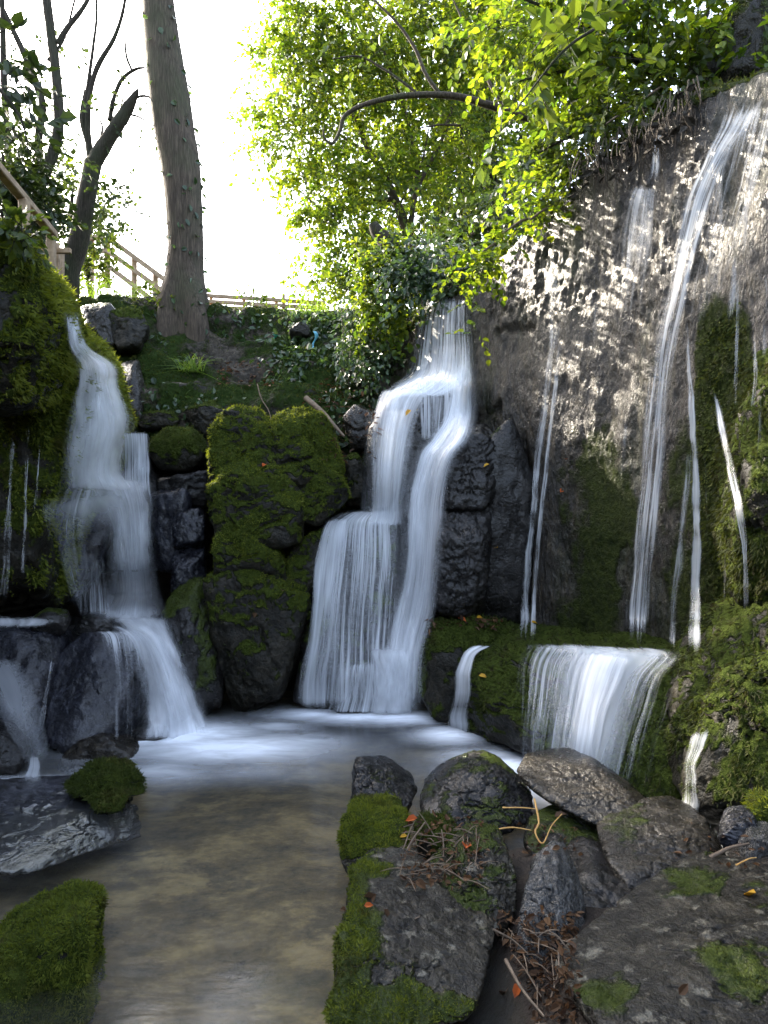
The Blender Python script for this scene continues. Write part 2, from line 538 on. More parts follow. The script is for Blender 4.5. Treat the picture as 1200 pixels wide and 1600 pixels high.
def blades(V, Fc, wgt, dens, length, width, rng, droop=.5, camcull=-.35, lift=.0):
    """small leaf-like blades standing on a surface, as arrays"""
    a, b, c = V[Fc[:, 0]], V[Fc[:, 1]], V[Fc[:, 2]]
    cr_ = np.cross(b - a, c - a)
    ar = np.linalg.norm(cr_, axis=1) / 2
    n = cr_ / (2 * ar[:, None] + 1e-12)
    ctr = (a + b + c) / 3
    tocam = np.array([0, 0, CZ]) - ctr
    tocam /= np.linalg.norm(tocam, axis=1, keepdims=True)
    wf = (wgt[Fc[:, 0]] + wgt[Fc[:, 1]] + wgt[Fc[:, 2]]) / 3
    wf = wf * ((n * tocam).sum(1) > camcull)
    tot = (ar * wf).sum()
    N = int(tot * dens)
    if N < 3: return None
    i = rng.choice(len(Fc), N, p=ar * wf / tot)
    u, v = rng.random(N), rng.random(N)
    f = u + v > 1
    u[f], v[f] = 1 - u[f], 1 - v[f]
    p = a[i] + (b - a)[i] * u[:, None] + (c - a)[i] * v[:, None]
    nn = n[i]
    clump = vnoise(p * 16, 3)
    d = nn * .75 + rng.normal(0, .45, (N, 3))
    d[:, 2] -= droop
    d /= np.linalg.norm(d, axis=1, keepdims=True)
    wv_ = (wgt[Fc[i, 0]] + wgt[Fc[i, 1]] + wgt[Fc[i, 2]]) / 3
    L = length * (.45 + .8 * rng.random(N)) * (1 + .55 * clump) * (.35 + .75 * wv_)
    s = np.cross(d, rng.normal(0, 1, (N, 3)))
    s /= np.linalg.norm(s, axis=1, keepdims=True)
    wd = width * (.7 + .6 * rng.random(N))
    base = p + nn * (lift - .003)
    q = np.stack([base, base + d * (L * .5)[:, None] + s * wd[:, None], base + d * L[:, None] + nn * (L * .1)[:, None],
                  base + d * (L * .5)[:, None] - s * wd[:, None]], 1).reshape(-1, 3)
    return q, np.arange(4 * N).reshape(N, 4)


def moss_weight(V, Fc, amount, thr, seed, fn=None):
    N = vnormals(V, [Fc])
    m = (N[:, 2] - thr) * 1.1 + 1.7 * fbm(V * 4.2, 6, seed + 77, .68) + .1
    if fn is not None:
        m = m + fn(V, N)
    return np.clip(m, 0, 1) * amount


def pix(V):
    return 600 + F * V[:, 0] / V[:, 1], 800 - F * (V[:, 2] - CZ) / V[:, 1]


SOLID = []
MOSSQ = []          # moss blades wait until the water has been laid on the bare rock
rs = [0]


def rock(name, label, cat, hulls, mat='mossrock', back=.4, amp=.09, freq=1.5, sub=5, p=20, moss=(0, .4), tuft=None, group=None,
         ridge=.35, strata=0, mossm='mossdark', fn=None, cuts=22, droop=.45):
    """one boulder; hulls is one outline or a list of (outline, thickness)"""
    rs[0] += 1
    seed = rs[0] * 13
    if not isinstance(hulls[0][0], (list, tuple)):
        hulls = [(hulls, back)]
    Vs, Fs, o = [], [], 0
    for k, (h, bk) in enumerate(hulls):
        V, Fc = hull_solid(h, bk, sub, amp * 1.15, freq, p * 1.7, seed + k, ridge=ridge, strata=strata, cuts=cuts)
        Vs.append(V); Fs.append(Fc + o); o += len(V)
    V = np.vstack(Vs); Fc = np.vstack(Fs)
    mw = moss_weight(V, Fc, moss[0], moss[1], seed, fn) if moss[0] else np.zeros(len(V))
    if moss[0] > .75:                                         # moss grows in cushions
        Nn = vnormals(V, [Fc])
        V = V + Nn * (mw * (.028 * fbm(V * 9, 3, seed + 5) + .014 * fbm(V * 26, 2, seed + 6)))[:, None]
    ob = mk(name, V, Fc, M[mat], attrs={'moss': mw})
    tag(ob, label, cat, group)
    SOLID.append(ob)
    if tuft and moss[0]:
        b = blades(V, Fc, np.clip(mw * 1.5 - .3, 0, 1), tuft[0] * 1.5, tuft[1], tuft[1] * .13, np.random.default_rng(seed), droop)
        if b: MOSSQ.append(('moss', b[0], b[1], M[mossm], ob))
    return ob


def Yall(pts, Y):
    return [(x, y, Y) for x, y in pts]


# ---- the big wet rock face on the right: a surface hung between a base line and a top line
rf_bot = [(-.3, 6.7), (.06, 6.4), (.48, 5.95), (.85, 5.42), (1.23, 4.84), (1.61, 4.23), (1.86, 3.65), (2.06, 3.0), (2.4, 2.0), (2.7, .3)]
rf_top = [(-.45, 7.0, 2.4), (-.06, 6.7, 2.88), (.535, 6.15, 3.18), (.97, 5.66, 3.40), (1.34, 5.1, 3.66), (1.68, 4.5, 3.77), (2.09, 4.0, 3.74), (2.35, 3.3, 3.62), (2.7, 2.2, 3.6), (3.0, .4, 3.6)]
NU, NV = 560, 300
bot = cr(np.array([(x, y, -.3) for x, y in rf_bot]), NU)
top = cr(np.array(rf_top), NU)
outw = np.array([.62, .78])                                  # away from the pool, into the hill
rows = []
for t in np.linspace(0, 1, 240):
    s = t ** 1.7
    r = bot.copy()
    r[:, :2] += (top[:, :2] - bot[:, :2]) * s
    r[:, 2] += (top[:, 2] - bot[:, 2]) * t
    rows.append(r)
for t in np.linspace(0, 1, 61)[1:]:
    r = top.copy()
    r[:, :2] += outw * (1.5 * t ** 1.3)
    r[:, 2] += .32 * np.sin(t * 1.57) ** .8
    rows.append(r)
RV = np.array(rows).reshape(-1, 3)
RF = grid_faces(NV, NU)
Nw = vnormals(RV, [RF])
px, py = pix(RV)
if (Nw[:, 0].mean() > 0):
    Nw = -Nw; RF = RF[:, ::-1]
st = RV * np.array([1, 1, .32])
d = .10 * fbm(st * 1.5, 4, 3) + .018 * fbm(st * 6, 4, 8, .55, True) + .05 * fbm(RV * np.array([2.2, 2.2, 2.0]), 5, 12, .45) + .012 * fbm(RV * np.array([15, 15, 8]), 3, 14)
crack = lambda x0, y0, x1, y1, wd: np.exp(-((np.abs((px - x0) * (y1 - y0) - (py - y0) * (x1 - x0)) / math.hypot(x1 - x0, y1 - y0) + 5 * vnoise(RV * 14, 6)) / wd) ** 2) * ((px > min(x0, x1) - 4) & (px < max(x0, x1) + 4) & (py > min(y0, y1) - 30) & (py < max(y0, y1) + 30))
d = d - .05 * crack(745, 655, 790, 640, 7) - .04 * crack(785, 520, 840, 515, 6)
knob = fbm(RV * np.array([22, 22, 11]), 3, 21, .6, True)
d = d + .016 * knob * (.5 + sstep(.0, .5, fbm(RV * 1.1, 2, 17)))
RV = RV + Nw * d[:, None]
# moss grows in bands down the face, thickest where the spray keeps it wet
px, py = pix(RV)
mw = .55 * fbm(RV * np.array([2.2, 2.2, .8]), 4, 51) + .4 * fbm(RV * 5, 3, 52)
wx = px + 75 * fbm(RV * 2.2, 4, 55)
green = sstep(820, 920, wx) * sstep(1040, 940, wx) * sstep(600, 820, py + 60 * fbm(RV * 2, 3, 56)) * .72 + sstep(900, 930, wx) * sstep(1000, 960, wx) * sstep(540, 620, py) * .3
pillar = sstep(1078, 1096, px) * sstep(1190, 1160, px) * sstep(430, 540, py) * .75
rim = sstep(1085, 1105, px) * sstep(380, 430, py) * sstep(1180, 1120, px) * sstep(720, 600, py) * .55
dim = sstep(1000, 1060, px) * sstep(560, 700, py) * .4
mw = np.clip(mw + green + pillar + rim + dim - .05, 0, 1) * (Nw[:, 2] < .85) * sstep(480, 600, py + .3 * (px - 900))
over = ((np.arange(len(RV)) // NU) + 9 * fbm(RV * 3, 3, 58)) >= 238
mw = np.where(over, .9, mw)
rock_face = mk('rock_face', RV, RF, M['wall'], attrs={'moss': np.clip(mw, 0, 1)})
tag(rock_face, 'tall wet brown rock face streaked with thin falls and moss on the right', 'rock face')
SOLID.append(rock_face)
tri = np.vstack([RF[:, :3], RF[:, [0, 2, 3]]])
vis = (px > -100) & (px < 1300) & (py > -50) & (py < 1300)
b = blades(RV, tri, np.clip(mw * 1.6 - .35, 0, 1) * vis * np.maximum(sstep(1055, 1110, px), over), 5200, .028, .006, np.random.default_rng(5), .9)
MOSSQ.append(('moss', b[0], b[1], M['mossdark'], rock_face))

# ---- left side cliffs
rock('mossy_cliff', 'tall moss-draped cliff at the left edge with a rounded green shoulder', 'cliff',
     [([(30, 440, 4.5), (85, 468, 4.5), (108, 515, 4.5), (117, 575, 4.5), (112, 650, 4.55), (98, 715, 4.55), (70, 765, 4.5), (52, 860, 4.5), (30, 985, 4.45), (-200, 985, 4.3), (-250, 440, 4.3)], 1.6),
      ([(60, 415, 5.6), (98, 440, 5.6), (104, 490, 5.6), (60, 520, 5.5), (0, 500, 5.5), (0, 420, 5.5)], .6)], 'mossrock', amp=.07, freq=2.2, sub=6, moss=(1, .1), tuft=(5200, .045), mossm='moss',
     fn=lambda V, N: .7 * sstep(45, 105, pix(V)[0]) * sstep(800, 620, pix(V)[1]) + .75)
rock('overhanging_rock', 'dark overhanging mossy rock jutting in at the upper left edge', 'rock',
     [(-150, 335, 3.4), (-20, 338, 3.4), (18, 352, 3.4), (42, 400, 3.4), (47, 455, 3.4), (38, 510, 3.4), (18, 560, 3.4), (-6, 612, 3.4), (-160, 640, 3.3)], 'mossrock', 1.0, .1, 2.2, 6, moss=(1, .1), tuft=(6500, .035), mossm='moss',
     fn=lambda V, N: .4 * sstep(10, 40, pix(V)[0]) + .85)
# ---- rocks under the left cascade
WR = 'wet rocks of the left cascade'
rock('cascade_ledge', 'highest dark ledge under the left cascade, beside the mossy cliff', 'rock',
     [([(92, 508, 6.9), (128, 512, 6.9), (165, 560, 6.55), (192, 590, 6.5), (215, 690, 6.4), (95, 700, 6.4), (88, 560, 6.6)], 1.2)], 'dark', amp=.08, moss=(.4, .6))
rock('cascade_ledge', 'broad second ledge under the left cascade, left of the round mossy boulder', 'rock',
     [([(100, 690, 6.1), (228, 672, 6.1), (246, 745, 5.85), (245, 900, 5.75), (90, 900, 5.75), (80, 775, 5.85)], 1.0)], 'dark', amp=.1, moss=(.3, .6))
rock('cascade_rock', 'smooth blue-grey wet rock thinly veiled at the left of the cascade', 'rock',
     [(62, 800, 5.45), (105, 772, 5.5), (160, 782, 5.5), (172, 830, 5.4), (150, 905, 5.35), (105, 950, 5.3), (60, 965, 5.3), (42, 880, 5.35)], 'slate', .6, .08, moss=(.3, .75))
rock('cascade_shelf', 'low dark shelf where the left cascade lands before its last drop', 'rock',
     [(-60, 985, 5.1), (0, 978, 5.15), (245, 962, 5.25), (300, 1040, 5.0), (335, 1140, 4.85), (0, 1165, 4.7), (-60, 1160, 4.7)], 'dark', .8, .06)
rock('wet_boulder', 'dark wet boulder cut by the left edge below the moss cliff', 'rock',
     [(-80, 985, 4.6), (0, 975, 4.6), (75, 985, 4.6), (92, 1010, 4.5), (72, 1130, 4.4), (52, 1195, 4.3), (-80, 1205, 4.3)], 'slate', .7, .07, group=None, moss=(.25, .8))
rock('wet_boulder', 'flat-topped dark boulder with thin trickles, left of the last drop of the cascade', 'rock',
     [(86, 1020, 4.55), (128, 992, 4.6), (205, 994, 4.65), (226, 1030, 4.6), (226, 1120, 4.5), (192, 1175, 4.35), (80, 1195, 4.25), (64, 1150, 4.3), (80, 1060, 4.45)], 'slate', .6, .07, p=22, moss=(.3, .8))
rock('wet_stone', 'small dark rounded stone topping the left edge boulder', 'rock', Yall([(38, 976), (70, 955), (105, 958), (112, 972), (100, 992), (60, 996)], 4.62), 'dark', .3, .09, moss=(.5, .4))
rock('wet_stone', 'small domed dark stone on the flat-topped boulder beside the cascade', 'rock', Yall([(112, 988), (122, 972), (148, 964), (172, 970), (180, 986), (150, 996)], 4.72), 'dark', .3, .07, moss=(.3, .6))
rock('wet_stone', 'low brown stone at the foot of the flat-topped boulder', 'rock', Yall([(85, 1205), (108, 1165), (160, 1152), (205, 1168), (224, 1190), (190, 1212)], 4.2), 'brown', .35, .08)
rock('wet_stone', 'dark stone half veiled by spray at the foot of the left cascade', 'rock', Yall([(190, 1160), (225, 1132), (258, 1142), (266, 1168), (230, 1186), (200, 1186)], 4.5), 'dark', .3, .08)
rock('wet_stone', 'black stone at the left edge by the tiny side pool', 'rock', Yall([(-60, 1140), (5, 1152), (34, 1178), (42, 1205), (20, 1228), (-60, 1230)], 3.95), 'dark', .35, .1)
rock('flat_rock', 'flat shiny wet rock at the left edge of the pool', 'rock',
     [(-120, 1240, 3.6), (20, 1236, 3.68), (110, 1214, 3.85), (200, 1215, 3.85), (228, 1246, 3.68), (150, 1290, 3.42), (70, 1308, 3.25), (0, 1338, 3.06), (-120, 1346, 3.0), (236, 1300, 3.55), (150, 1325, 3.32), (70, 1348, 3.12), (0, 1380, 2.92), (-120, 1390, 2.85)], 'sheen', .25, .08, 2.2, 6, p=18)
rock('moss_hummock', 'low green moss hump resting on the flat wet rock by the pool', 'rock',
     [([(95, 1238, 3.6), (140, 1208, 3.62), (195, 1202, 3.62), (226, 1228, 3.58), (232, 1246, 3.5), (180, 1252, 3.45), (120, 1250, 3.5)], .25), ([(130, 1250, 3.5), (165, 1238, 3.5), (205, 1246, 3.46), (196, 1268, 3.4), (150, 1272, 3.4)], .15)], 'mossrock', amp=.1, moss=(1, -.6), tuft=(26000, .02))
rock('mossy_post_rock', 'bright mossy block standing in the near left corner of the pool', 'rock',
     [(-70, 1530, 2.2), (0, 1492, 2.2), (60, 1458, 2.22), (104, 1434, 2.25), (127, 1430, 2.25), (131, 1480, 2.2), (134, 1640, 2.1), (-70, 1680, 2.05)], 'mossrock', .35, .05, 2.5, 6, p=26, moss=(1, -.35), tuft=(48000, .015), mossm='moss')
rock('mossy_boulder', 'round dark green boulder right beside the left cascade', 'rock',
     Yall([(230, 700), (248, 672), (280, 658), (308, 668), (322, 695), (320, 725), (275, 744), (238, 738)], 5.9), 'mossrock', .5, .05, 1.5, moss=(1, -.35), tuft=(6000, .025), p=9)
rock('bank_stone', 'thin flat mossy slab above the round dark green boulder', 'rock', Yall([(212, 655), (225, 642), (270, 640), (288, 652), (275, 668), (222, 674)], 6.25), 'mossrock', .4, .06, moss=(.9, .2), p=22, tuft=(4000, .025))
ST = 'wet stacked stones between the cascade and the mossy block'
rock('wet_block', 'blue-grey wet slab just under the round dark green boulder', 'rock', Yall([(232, 775), (262, 757), (300, 770), (296, 850), (268, 905), (240, 890)], 5.75), 'slate', .5, .1, 2.4, p=26)
rock('wet_block', 'thin glistening block second in the stone stack beside the mossy block', 'rock', Yall([(270, 798), (318, 792), (320, 830), (316, 858), (270, 862)], 5.68), 'slate', .5, .09, 2.4, p=26)
rock('wet_block', 'dark wedge stone closing the gap under the round dark green boulder', 'rock', Yall([(240, 748), (322, 735), (324, 792), (250, 790)], 5.85), 'dark', .5, .1, 2.4, p=26)
rock('wet_block', 'lowest wet block of the stack, above the slanting mossy slab', 'rock', Yall([(268, 862), (318, 856), (320, 925), (262, 940)], 5.62), 'slate', .5, .1, 2.4, p=26)
rock('slanted_rock', 'slanting dark wet slab leaning against the mossy block at its foot', 'rock',
     [(243, 970, 5.1), (268, 926, 5.15), (308, 903, 5.2), (324, 915, 5.2), (345, 1000, 5.1), (348, 1115, 4.98), (318, 1130, 4.95), (285, 1050, 5.0)], 'dark', .5, .06, 2.0, p=22, moss=(.8, .3), tuft=(3500, .02), fn=lambda V, N: .5 * sstep(1000, 930, pix(V)[1]))
rock('mossy_block', 'large stepped moss-covered block standing between the two main falls', 'rock',
     [([(326, 668, 5.42), (340, 638, 5.5), (366, 628, 5.55), (404, 634, 5.5), (426, 660, 5.42), (432, 775, 5.28), (326, 790, 5.3)], .8),
      ([(412, 668, 5.5), (440, 644, 5.55), (478, 636, 5.58), (508, 648, 5.52), (528, 690, 5.45), (538, 765, 5.38), (420, 790, 5.34)], .8),
      ([(322, 740, 5.3), (365, 712, 5.25), (438, 728, 5.22), (474, 768, 5.2), (470, 850, 5.2), (330, 872, 5.2)], .7),
      ([(462, 742, 5.35), (488, 722, 5.35), (534, 742, 5.35), (547, 780, 5.35), (520, 815, 5.35), (472, 832, 5.3)], .5),
      ([(322, 815, 5.2), (400, 820, 5.17), (440, 872, 5.14), (448, 915, 5.14), (330, 930, 5.14)], .6),
      ([(324, 880, 5.15), (430, 870, 5.17), (482, 902, 5.2), (478, 1000, 5.15), (452, 1082, 5.1), (430, 1116, 5.08), (350, 1118, 5.06), (338, 1040, 5.08)], .7),
      ([(462, 838, 5.4), (530, 815, 5.45), (522, 862, 5.4), (484, 930, 5.3), (452, 1000, 5.3), (440, 900, 5.3)], .4)],
     'mossrock', amp=.09, freq=2.0, sub=6, p=16, moss=(1, -.12), tuft=(9000, .02), mossm='moss', fn=lambda V, N: .25 - .55 * sstep(820, 1060, pix(V)[1]) - .5 * sstep(470, 500, pix(V)[0]) * sstep(790, 840, pix(V)[1]))
# ---- rocks under the middle falls
rock('fall_ledge', 'broad dark ledge under the top tier of the middle falls', 'rock',
     [(588, 615, 5.62), (640, 592, 5.8), (738, 585, 5.75), (742, 660, 5.45), (700, 710, 5.42), (660, 812, 5.4), (574, 808, 5.4), (576, 650, 5.5)], 'dark', 1.0, .05, 2.0, 6, p=22, moss=(.3, .6))
rock('fall_chute', 'sloping rock chute carrying the right stream of the middle falls', 'rock',
     [(640, 752, 5.42), (700, 695, 5.46), (728, 690, 5.4), (706, 960, 5.25), (690, 1010, 5.25), (612, 1010, 5.25), (618, 820, 5.35)], 'dark', .5, .06, 2.0, p=18)
rock('dark_column', 'black wet column of rock right of the middle falls', 'rock',
     [([(690, 705, 5.2), (722, 668, 5.2), (768, 654, 5.2), (780, 690, 5.15), (772, 800, 5.05), (690, 805, 5.1), (678, 760, 5.1)], .6),
      ([(682, 800, 5.05), (775, 790, 5.0), (760, 965, 4.98), (676, 970, 5.0), (670, 860, 5.05)], .6)], 'dark', amp=.1, freq=2.6, sub=6, p=22, moss=(.25, .7))
rock('recess_rock', 'dark back rock in the shadowed gap between black column and rock face', 'rock',
     Yall([(755, 690), (800, 650), (838, 760), (825, 990), (745, 990), (760, 800)], 5.15), 'dark', .4, .07, 2.0, moss=(.5, .3))
rock('fall_step', 'dark green step halfway down the middle falls', 'rock',
     [(503, 822, 5.4), (540, 809, 5.5), (630, 812, 5.5), (662, 850, 5.4), (656, 1115, 5.2), (465, 1118, 5.18), (480, 960, 5.28)], 'dark', .5, .06, 2.2, 6, p=20, moss=(.6, .1))
rock('fall_stone', 'rounded stone with water sliding over it at the foot of the middle falls', 'rock',
     Yall([(514, 1068), (532, 1033), (572, 1028), (588, 1058), (586, 1122), (514, 1124)], 5.1), 'dark', .35, .06, 1.5, p=12, moss=(.5, .2))
rock('fall_stone', 'white-foamed stone at the right foot of the middle falls', 'rock',
     Yall([(580, 1030), (600, 1012), (642, 1012), (654, 1050), (654, 1120), (580, 1120)], 5.12), 'dark', .35, .05, 1.5, p=10)
rock('gully_stone', 'small mossy stone in the gully between mossy block and middle falls', 'rock', Yall([(532, 718), (556, 708), (572, 730), (570, 800), (535, 795)], 5.75), 'mossrock', .4, .1, moss=(.8, .2), tuft=(3000, .025))
rock('gully_stone', 'grey leaf-strewn stone high in the gully under the hanging ivy', 'rock', Yall([(535, 650), (560, 625), (590, 640), (596, 690), (550, 706)], 5.9), 'brown', .4, .12, moss=(.2, .7))
rock('mossy_ledge', 'squat mossy block with fallen leaves on top below the black column', 'rock',
     [(656, 985, 4.95), (700, 967, 5.0), (772, 970, 5.0), (812, 986, 4.95), (806, 1012, 4.85), (742, 1030, 4.8), (730, 1125, 4.8), (690, 1145, 4.78), (648, 1085, 4.85)], 'mossrock', .5, .07, 2.4, p=22, moss=(1, .0), tuft=(5200, .03), fn=lambda V, N: .3 * sstep(1120, 1010, pix(V)[1]))
rock('wide_ledge', 'wide mossy ledge with a sheet of water pouring over it on the right', 'rock',
     [(728, 1020, 4.62), (760, 1004, 4.8), (830, 1002, 4.85), (1050, 1024, 4.25), (1150, 1034, 3.9), (1160, 1062, 3.5), (1130, 1300, 3.15), (1000, 1268, 3.42), (800, 1195, 4.1), (726, 1158, 4.5)], 'mossrock', .9, .05, 2.6, 6, p=30, moss=(1, .1), tuft=(5200, .03), mossm='mosswet', droop=1.1,
     fn=lambda V, N: .35 + .3 * sstep(1000, 1060, pix(V)[0]))
rock('mossy_buttress', 'heavy dripping moss buttress at the right edge beside the wide ledge', 'rock',
     [([(1092, 1300, 2.95), (1090, 1240, 3.0), (1112, 1130, 3.05), (1150, 1050, 3.1), (1185, 975, 3.15), (1300, 900, 3.1), (1450, 940, 2.9), (1450, 1330, 2.6), (1200, 1320, 2.8)], .9)], 'mossrock', amp=.09, freq=2.6, sub=6, moss=(1, .02), tuft=(9000, .03), fn=lambda V, N: .05, mossm='mosswet', droop=1.3)
rock('mossy_pillar', 'dark dripping moss pillar along the right edge above the buttress', 'rock',
     [(1172, 960, 3.3), (1166, 800, 3.32), (1178, 640, 3.4), (1205, 540, 3.5), (1260, 500, 3.5), (1380, 560, 3.3), (1380, 980, 3.1)], 'mossrock', .7, .08, 3, 6, moss=(1, -.6), tuft=(7000, .032), mossm='mosswet', droop=1.4)
rock('mossy_stone', 'green mossy stone at the foot of the buttress, right edge', 'rock', Yall([(1168, 1300), (1180, 1265), (1220, 1248), (1300, 1260), (1300, 1340), (1190, 1335)], 2.7), 'mossrock', .3, .08, moss=(1, -.3), tuft=(16000, .02), mossm='moss')
rock('earth_outcrop', 'brown earthy outcrop under mossy roots above the rock face, top right corner', 'rock',
     [(1085, 110, 4.9), (1100, 40, 4.9), (1160, -30, 4.8), (1350, -150, 4.6), (1450, 60, 4.3), (1250, 120, 4.6), (1130, 150, 4.8)], 'brown', .9, .1, 2.4, 5, moss=(1, .25), tuft=(3500, .035), fn=lambda V, N: .6 * sstep(40, 110, pix(V)[1] + .25 * (pix(V)[0] - 1150)))
# ---- earth bank at the back, between cascade and middle falls
bk = np.array([[P(118, 474, 7.5), P(180, 473, 7.55), P(260, 478, 7.7), P(340, 490, 7.75), P(430, 493, 7.8), P(500, 496, 7.7), P(560, 496, 7.4), P(620, 500, 7.0), P(680, 500, 6.8)],
               [P(130, 520, 7.0), P(190, 520, 7.1), P(260, 520, 7.3), P(340, 520, 7.4), P(430, 520, 7.45), P(500, 525, 7.3), P(560, 530, 7.0), P(620, 540, 6.75), P(680, 540, 6.5)],
               [P(150, 580, 6.8), P(195, 580, 6.7), P(260, 575, 6.85), P(340, 570, 7.0), P(430, 580, 6.95), P(500, 580, 6.85), P(560, 600, 6.6), P(620, 600, 6.45), P(680, 600, 6.3)],
               [P(170, 650, 6.6), P(210, 640, 6.45), P(260, 635, 6.4), P(340, 630, 6.4), P(430, 640, 6.35), P(500, 650, 6.3), P(560, 670, 6.15), P(620, 670, 6.15), P(680, 670, 6.1)],
               [P(170, 800, 6.5), P(210, 790, 6.3), P(260, 780, 6.2), P(340, 780, 6.1), P(430, 780, 6.0), P(500, 790, 5.95), P(560, 800, 5.9), P(620, 800, 5.9), P(680, 800, 5.9)]])
bk = np.concatenate([np.array([bk[0] + np.array([0, 1.6, .10]), bk[0] + np.array([0, .5, .07])]), bk])
nu, nv = 260, 200
tmp = np.array([cr(r, nu) for r in bk])
tmp = np.array([cr(tmp[:, i], nv) for i in range(nu)]).transpose(1, 0, 2)
BV = tmp.reshape(-1, 3)
BF = grid_faces(nv, nu)
Nb = vnormals(BV, [BF])
if Nb[:, 1].mean() > 0: Nb, BF = -Nb, BF[:, ::-1]
BV = BV + Nb * (.16 * fbm(BV * 1.5, 5, 61, .55) + .06 * fbm(BV * 5, 4, 62, .5, True) + .09 * fbm(BV * np.array([1.4, 1.4, 5]), 3, 66))[:, None]
px, py = pix(BV)
bm_ = np.clip(.28 + .8 * fbm(BV * 2.4, 4, 63) + .3 * Nb[:, 2] - .6 * np.exp(-((px - 395) / 45) ** 2 - ((py - 585) / 22) ** 2), 0, 1)
bank = mk('bank', BV, BF, M['bank'], attrs={'moss': bm_})
tag(bank, kind='structure')
SOLID.append(bank)
rng = np.random.default_rng(81)
btri = np.vstack([BF[:, :3], BF[:, [0, 2, 3]]])
b = blades(BV, btri, bm_ * (py > 440), 2200, .03, .006, rng, .3)
BANKMOSS = b
rock('bank_block', 'brown squared rock at the lip of the left cascade below the stair railing', 'rock',
     [(126, 480, 6.8), (160, 472, 6.85), (186, 478, 6.8), (190, 530, 6.7), (172, 548, 6.6), (135, 530, 6.7)], 'brown', .5, .09, 2.2, p=22, moss=(.5, .4))
rock('bank_block', 'mossy rock next to the squared rock at the top of the cascade', 'rock', [(168, 482, 6.75), (215, 478, 6.85), (232, 510, 6.8), (215, 545, 6.6), (180, 545, 6.6)], 'mossrock', .5, .1, 2.2, moss=(.9, .1), tuft=(2500, .03))
rock('bank_block', 'reddish brown earthy rock falling away right of the upper cascade', 'rock', [(188, 560, 6.5), (214, 550, 6.5), (226, 600, 6.4), (222, 665, 6.25), (204, 668, 6.25), (192, 610, 6.4)], 'brown', .4, .1, 2.2, moss=(.4, .5))
for lab, q, yy in (('upper flat layer of dark rock low on the earth bank', [(225, 610), (262, 596), (330, 600), (335, 618), (300, 632), (228, 630)], 6.5),
                   ('lower flat layer of dark rock just above the mossy block', [(288, 640), (330, 622), (352, 640), (335, 690), (320, 668), (292, 662)], 6.2),
                   ('grey flat stone lying on the bank above the fallen branch', [(470, 612), (485, 606), (500, 616), (492, 624), (474, 622)], 6.35),
                   ('mossy hump on the bank top left of the blue strip', [(448, 512), (465, 502), (482, 506), (488, 524), (455, 528)], 7.1)):
    rock('bank_stone', lab, 'rock', Yall(q, yy), 'mossrock', .4, .08, 2, 5, moss=(.8, .3), tuft=(2500, .025))

# ------------------------------------------------------------------ falling water, laid over the rock it runs down
bpy.context.view_layer.update()
DG = bpy.context.evaluated_depsgraph_get()
ORG = Vector((0, 0, CZ))


def hit(px, py):
    d = Vector(((px - 600) / F, 1, (800 - py) / F)).normalized()
    ok, loc, *_ = SC.ray_cast(DG, ORG, d, distance=30)
    return loc.y if ok else np.nan


def surf(px, py, off=0.0):
    y = hit(px, py)
    return None if np.isnan(y) else P(px, py, y - off)


def box1(A, k, ax):
    for _ in range(2):
        B = np.concatenate([np.repeat(np.take(A, [0], ax), k, ax), A, np.repeat(np.take(A, [-1], ax), k, ax)], ax)
        c = np.cumsum(B, ax)
        c = np.concatenate([np.zeros_like(np.take(c, [0], ax)), c], ax)
        w = 2 * k + 1
        A = (np.take(c, range(w, c.shape[ax]), ax) - np.take(c, range(0, c.shape[ax] - w), ax)) / w
    return A


vs_ = [0]


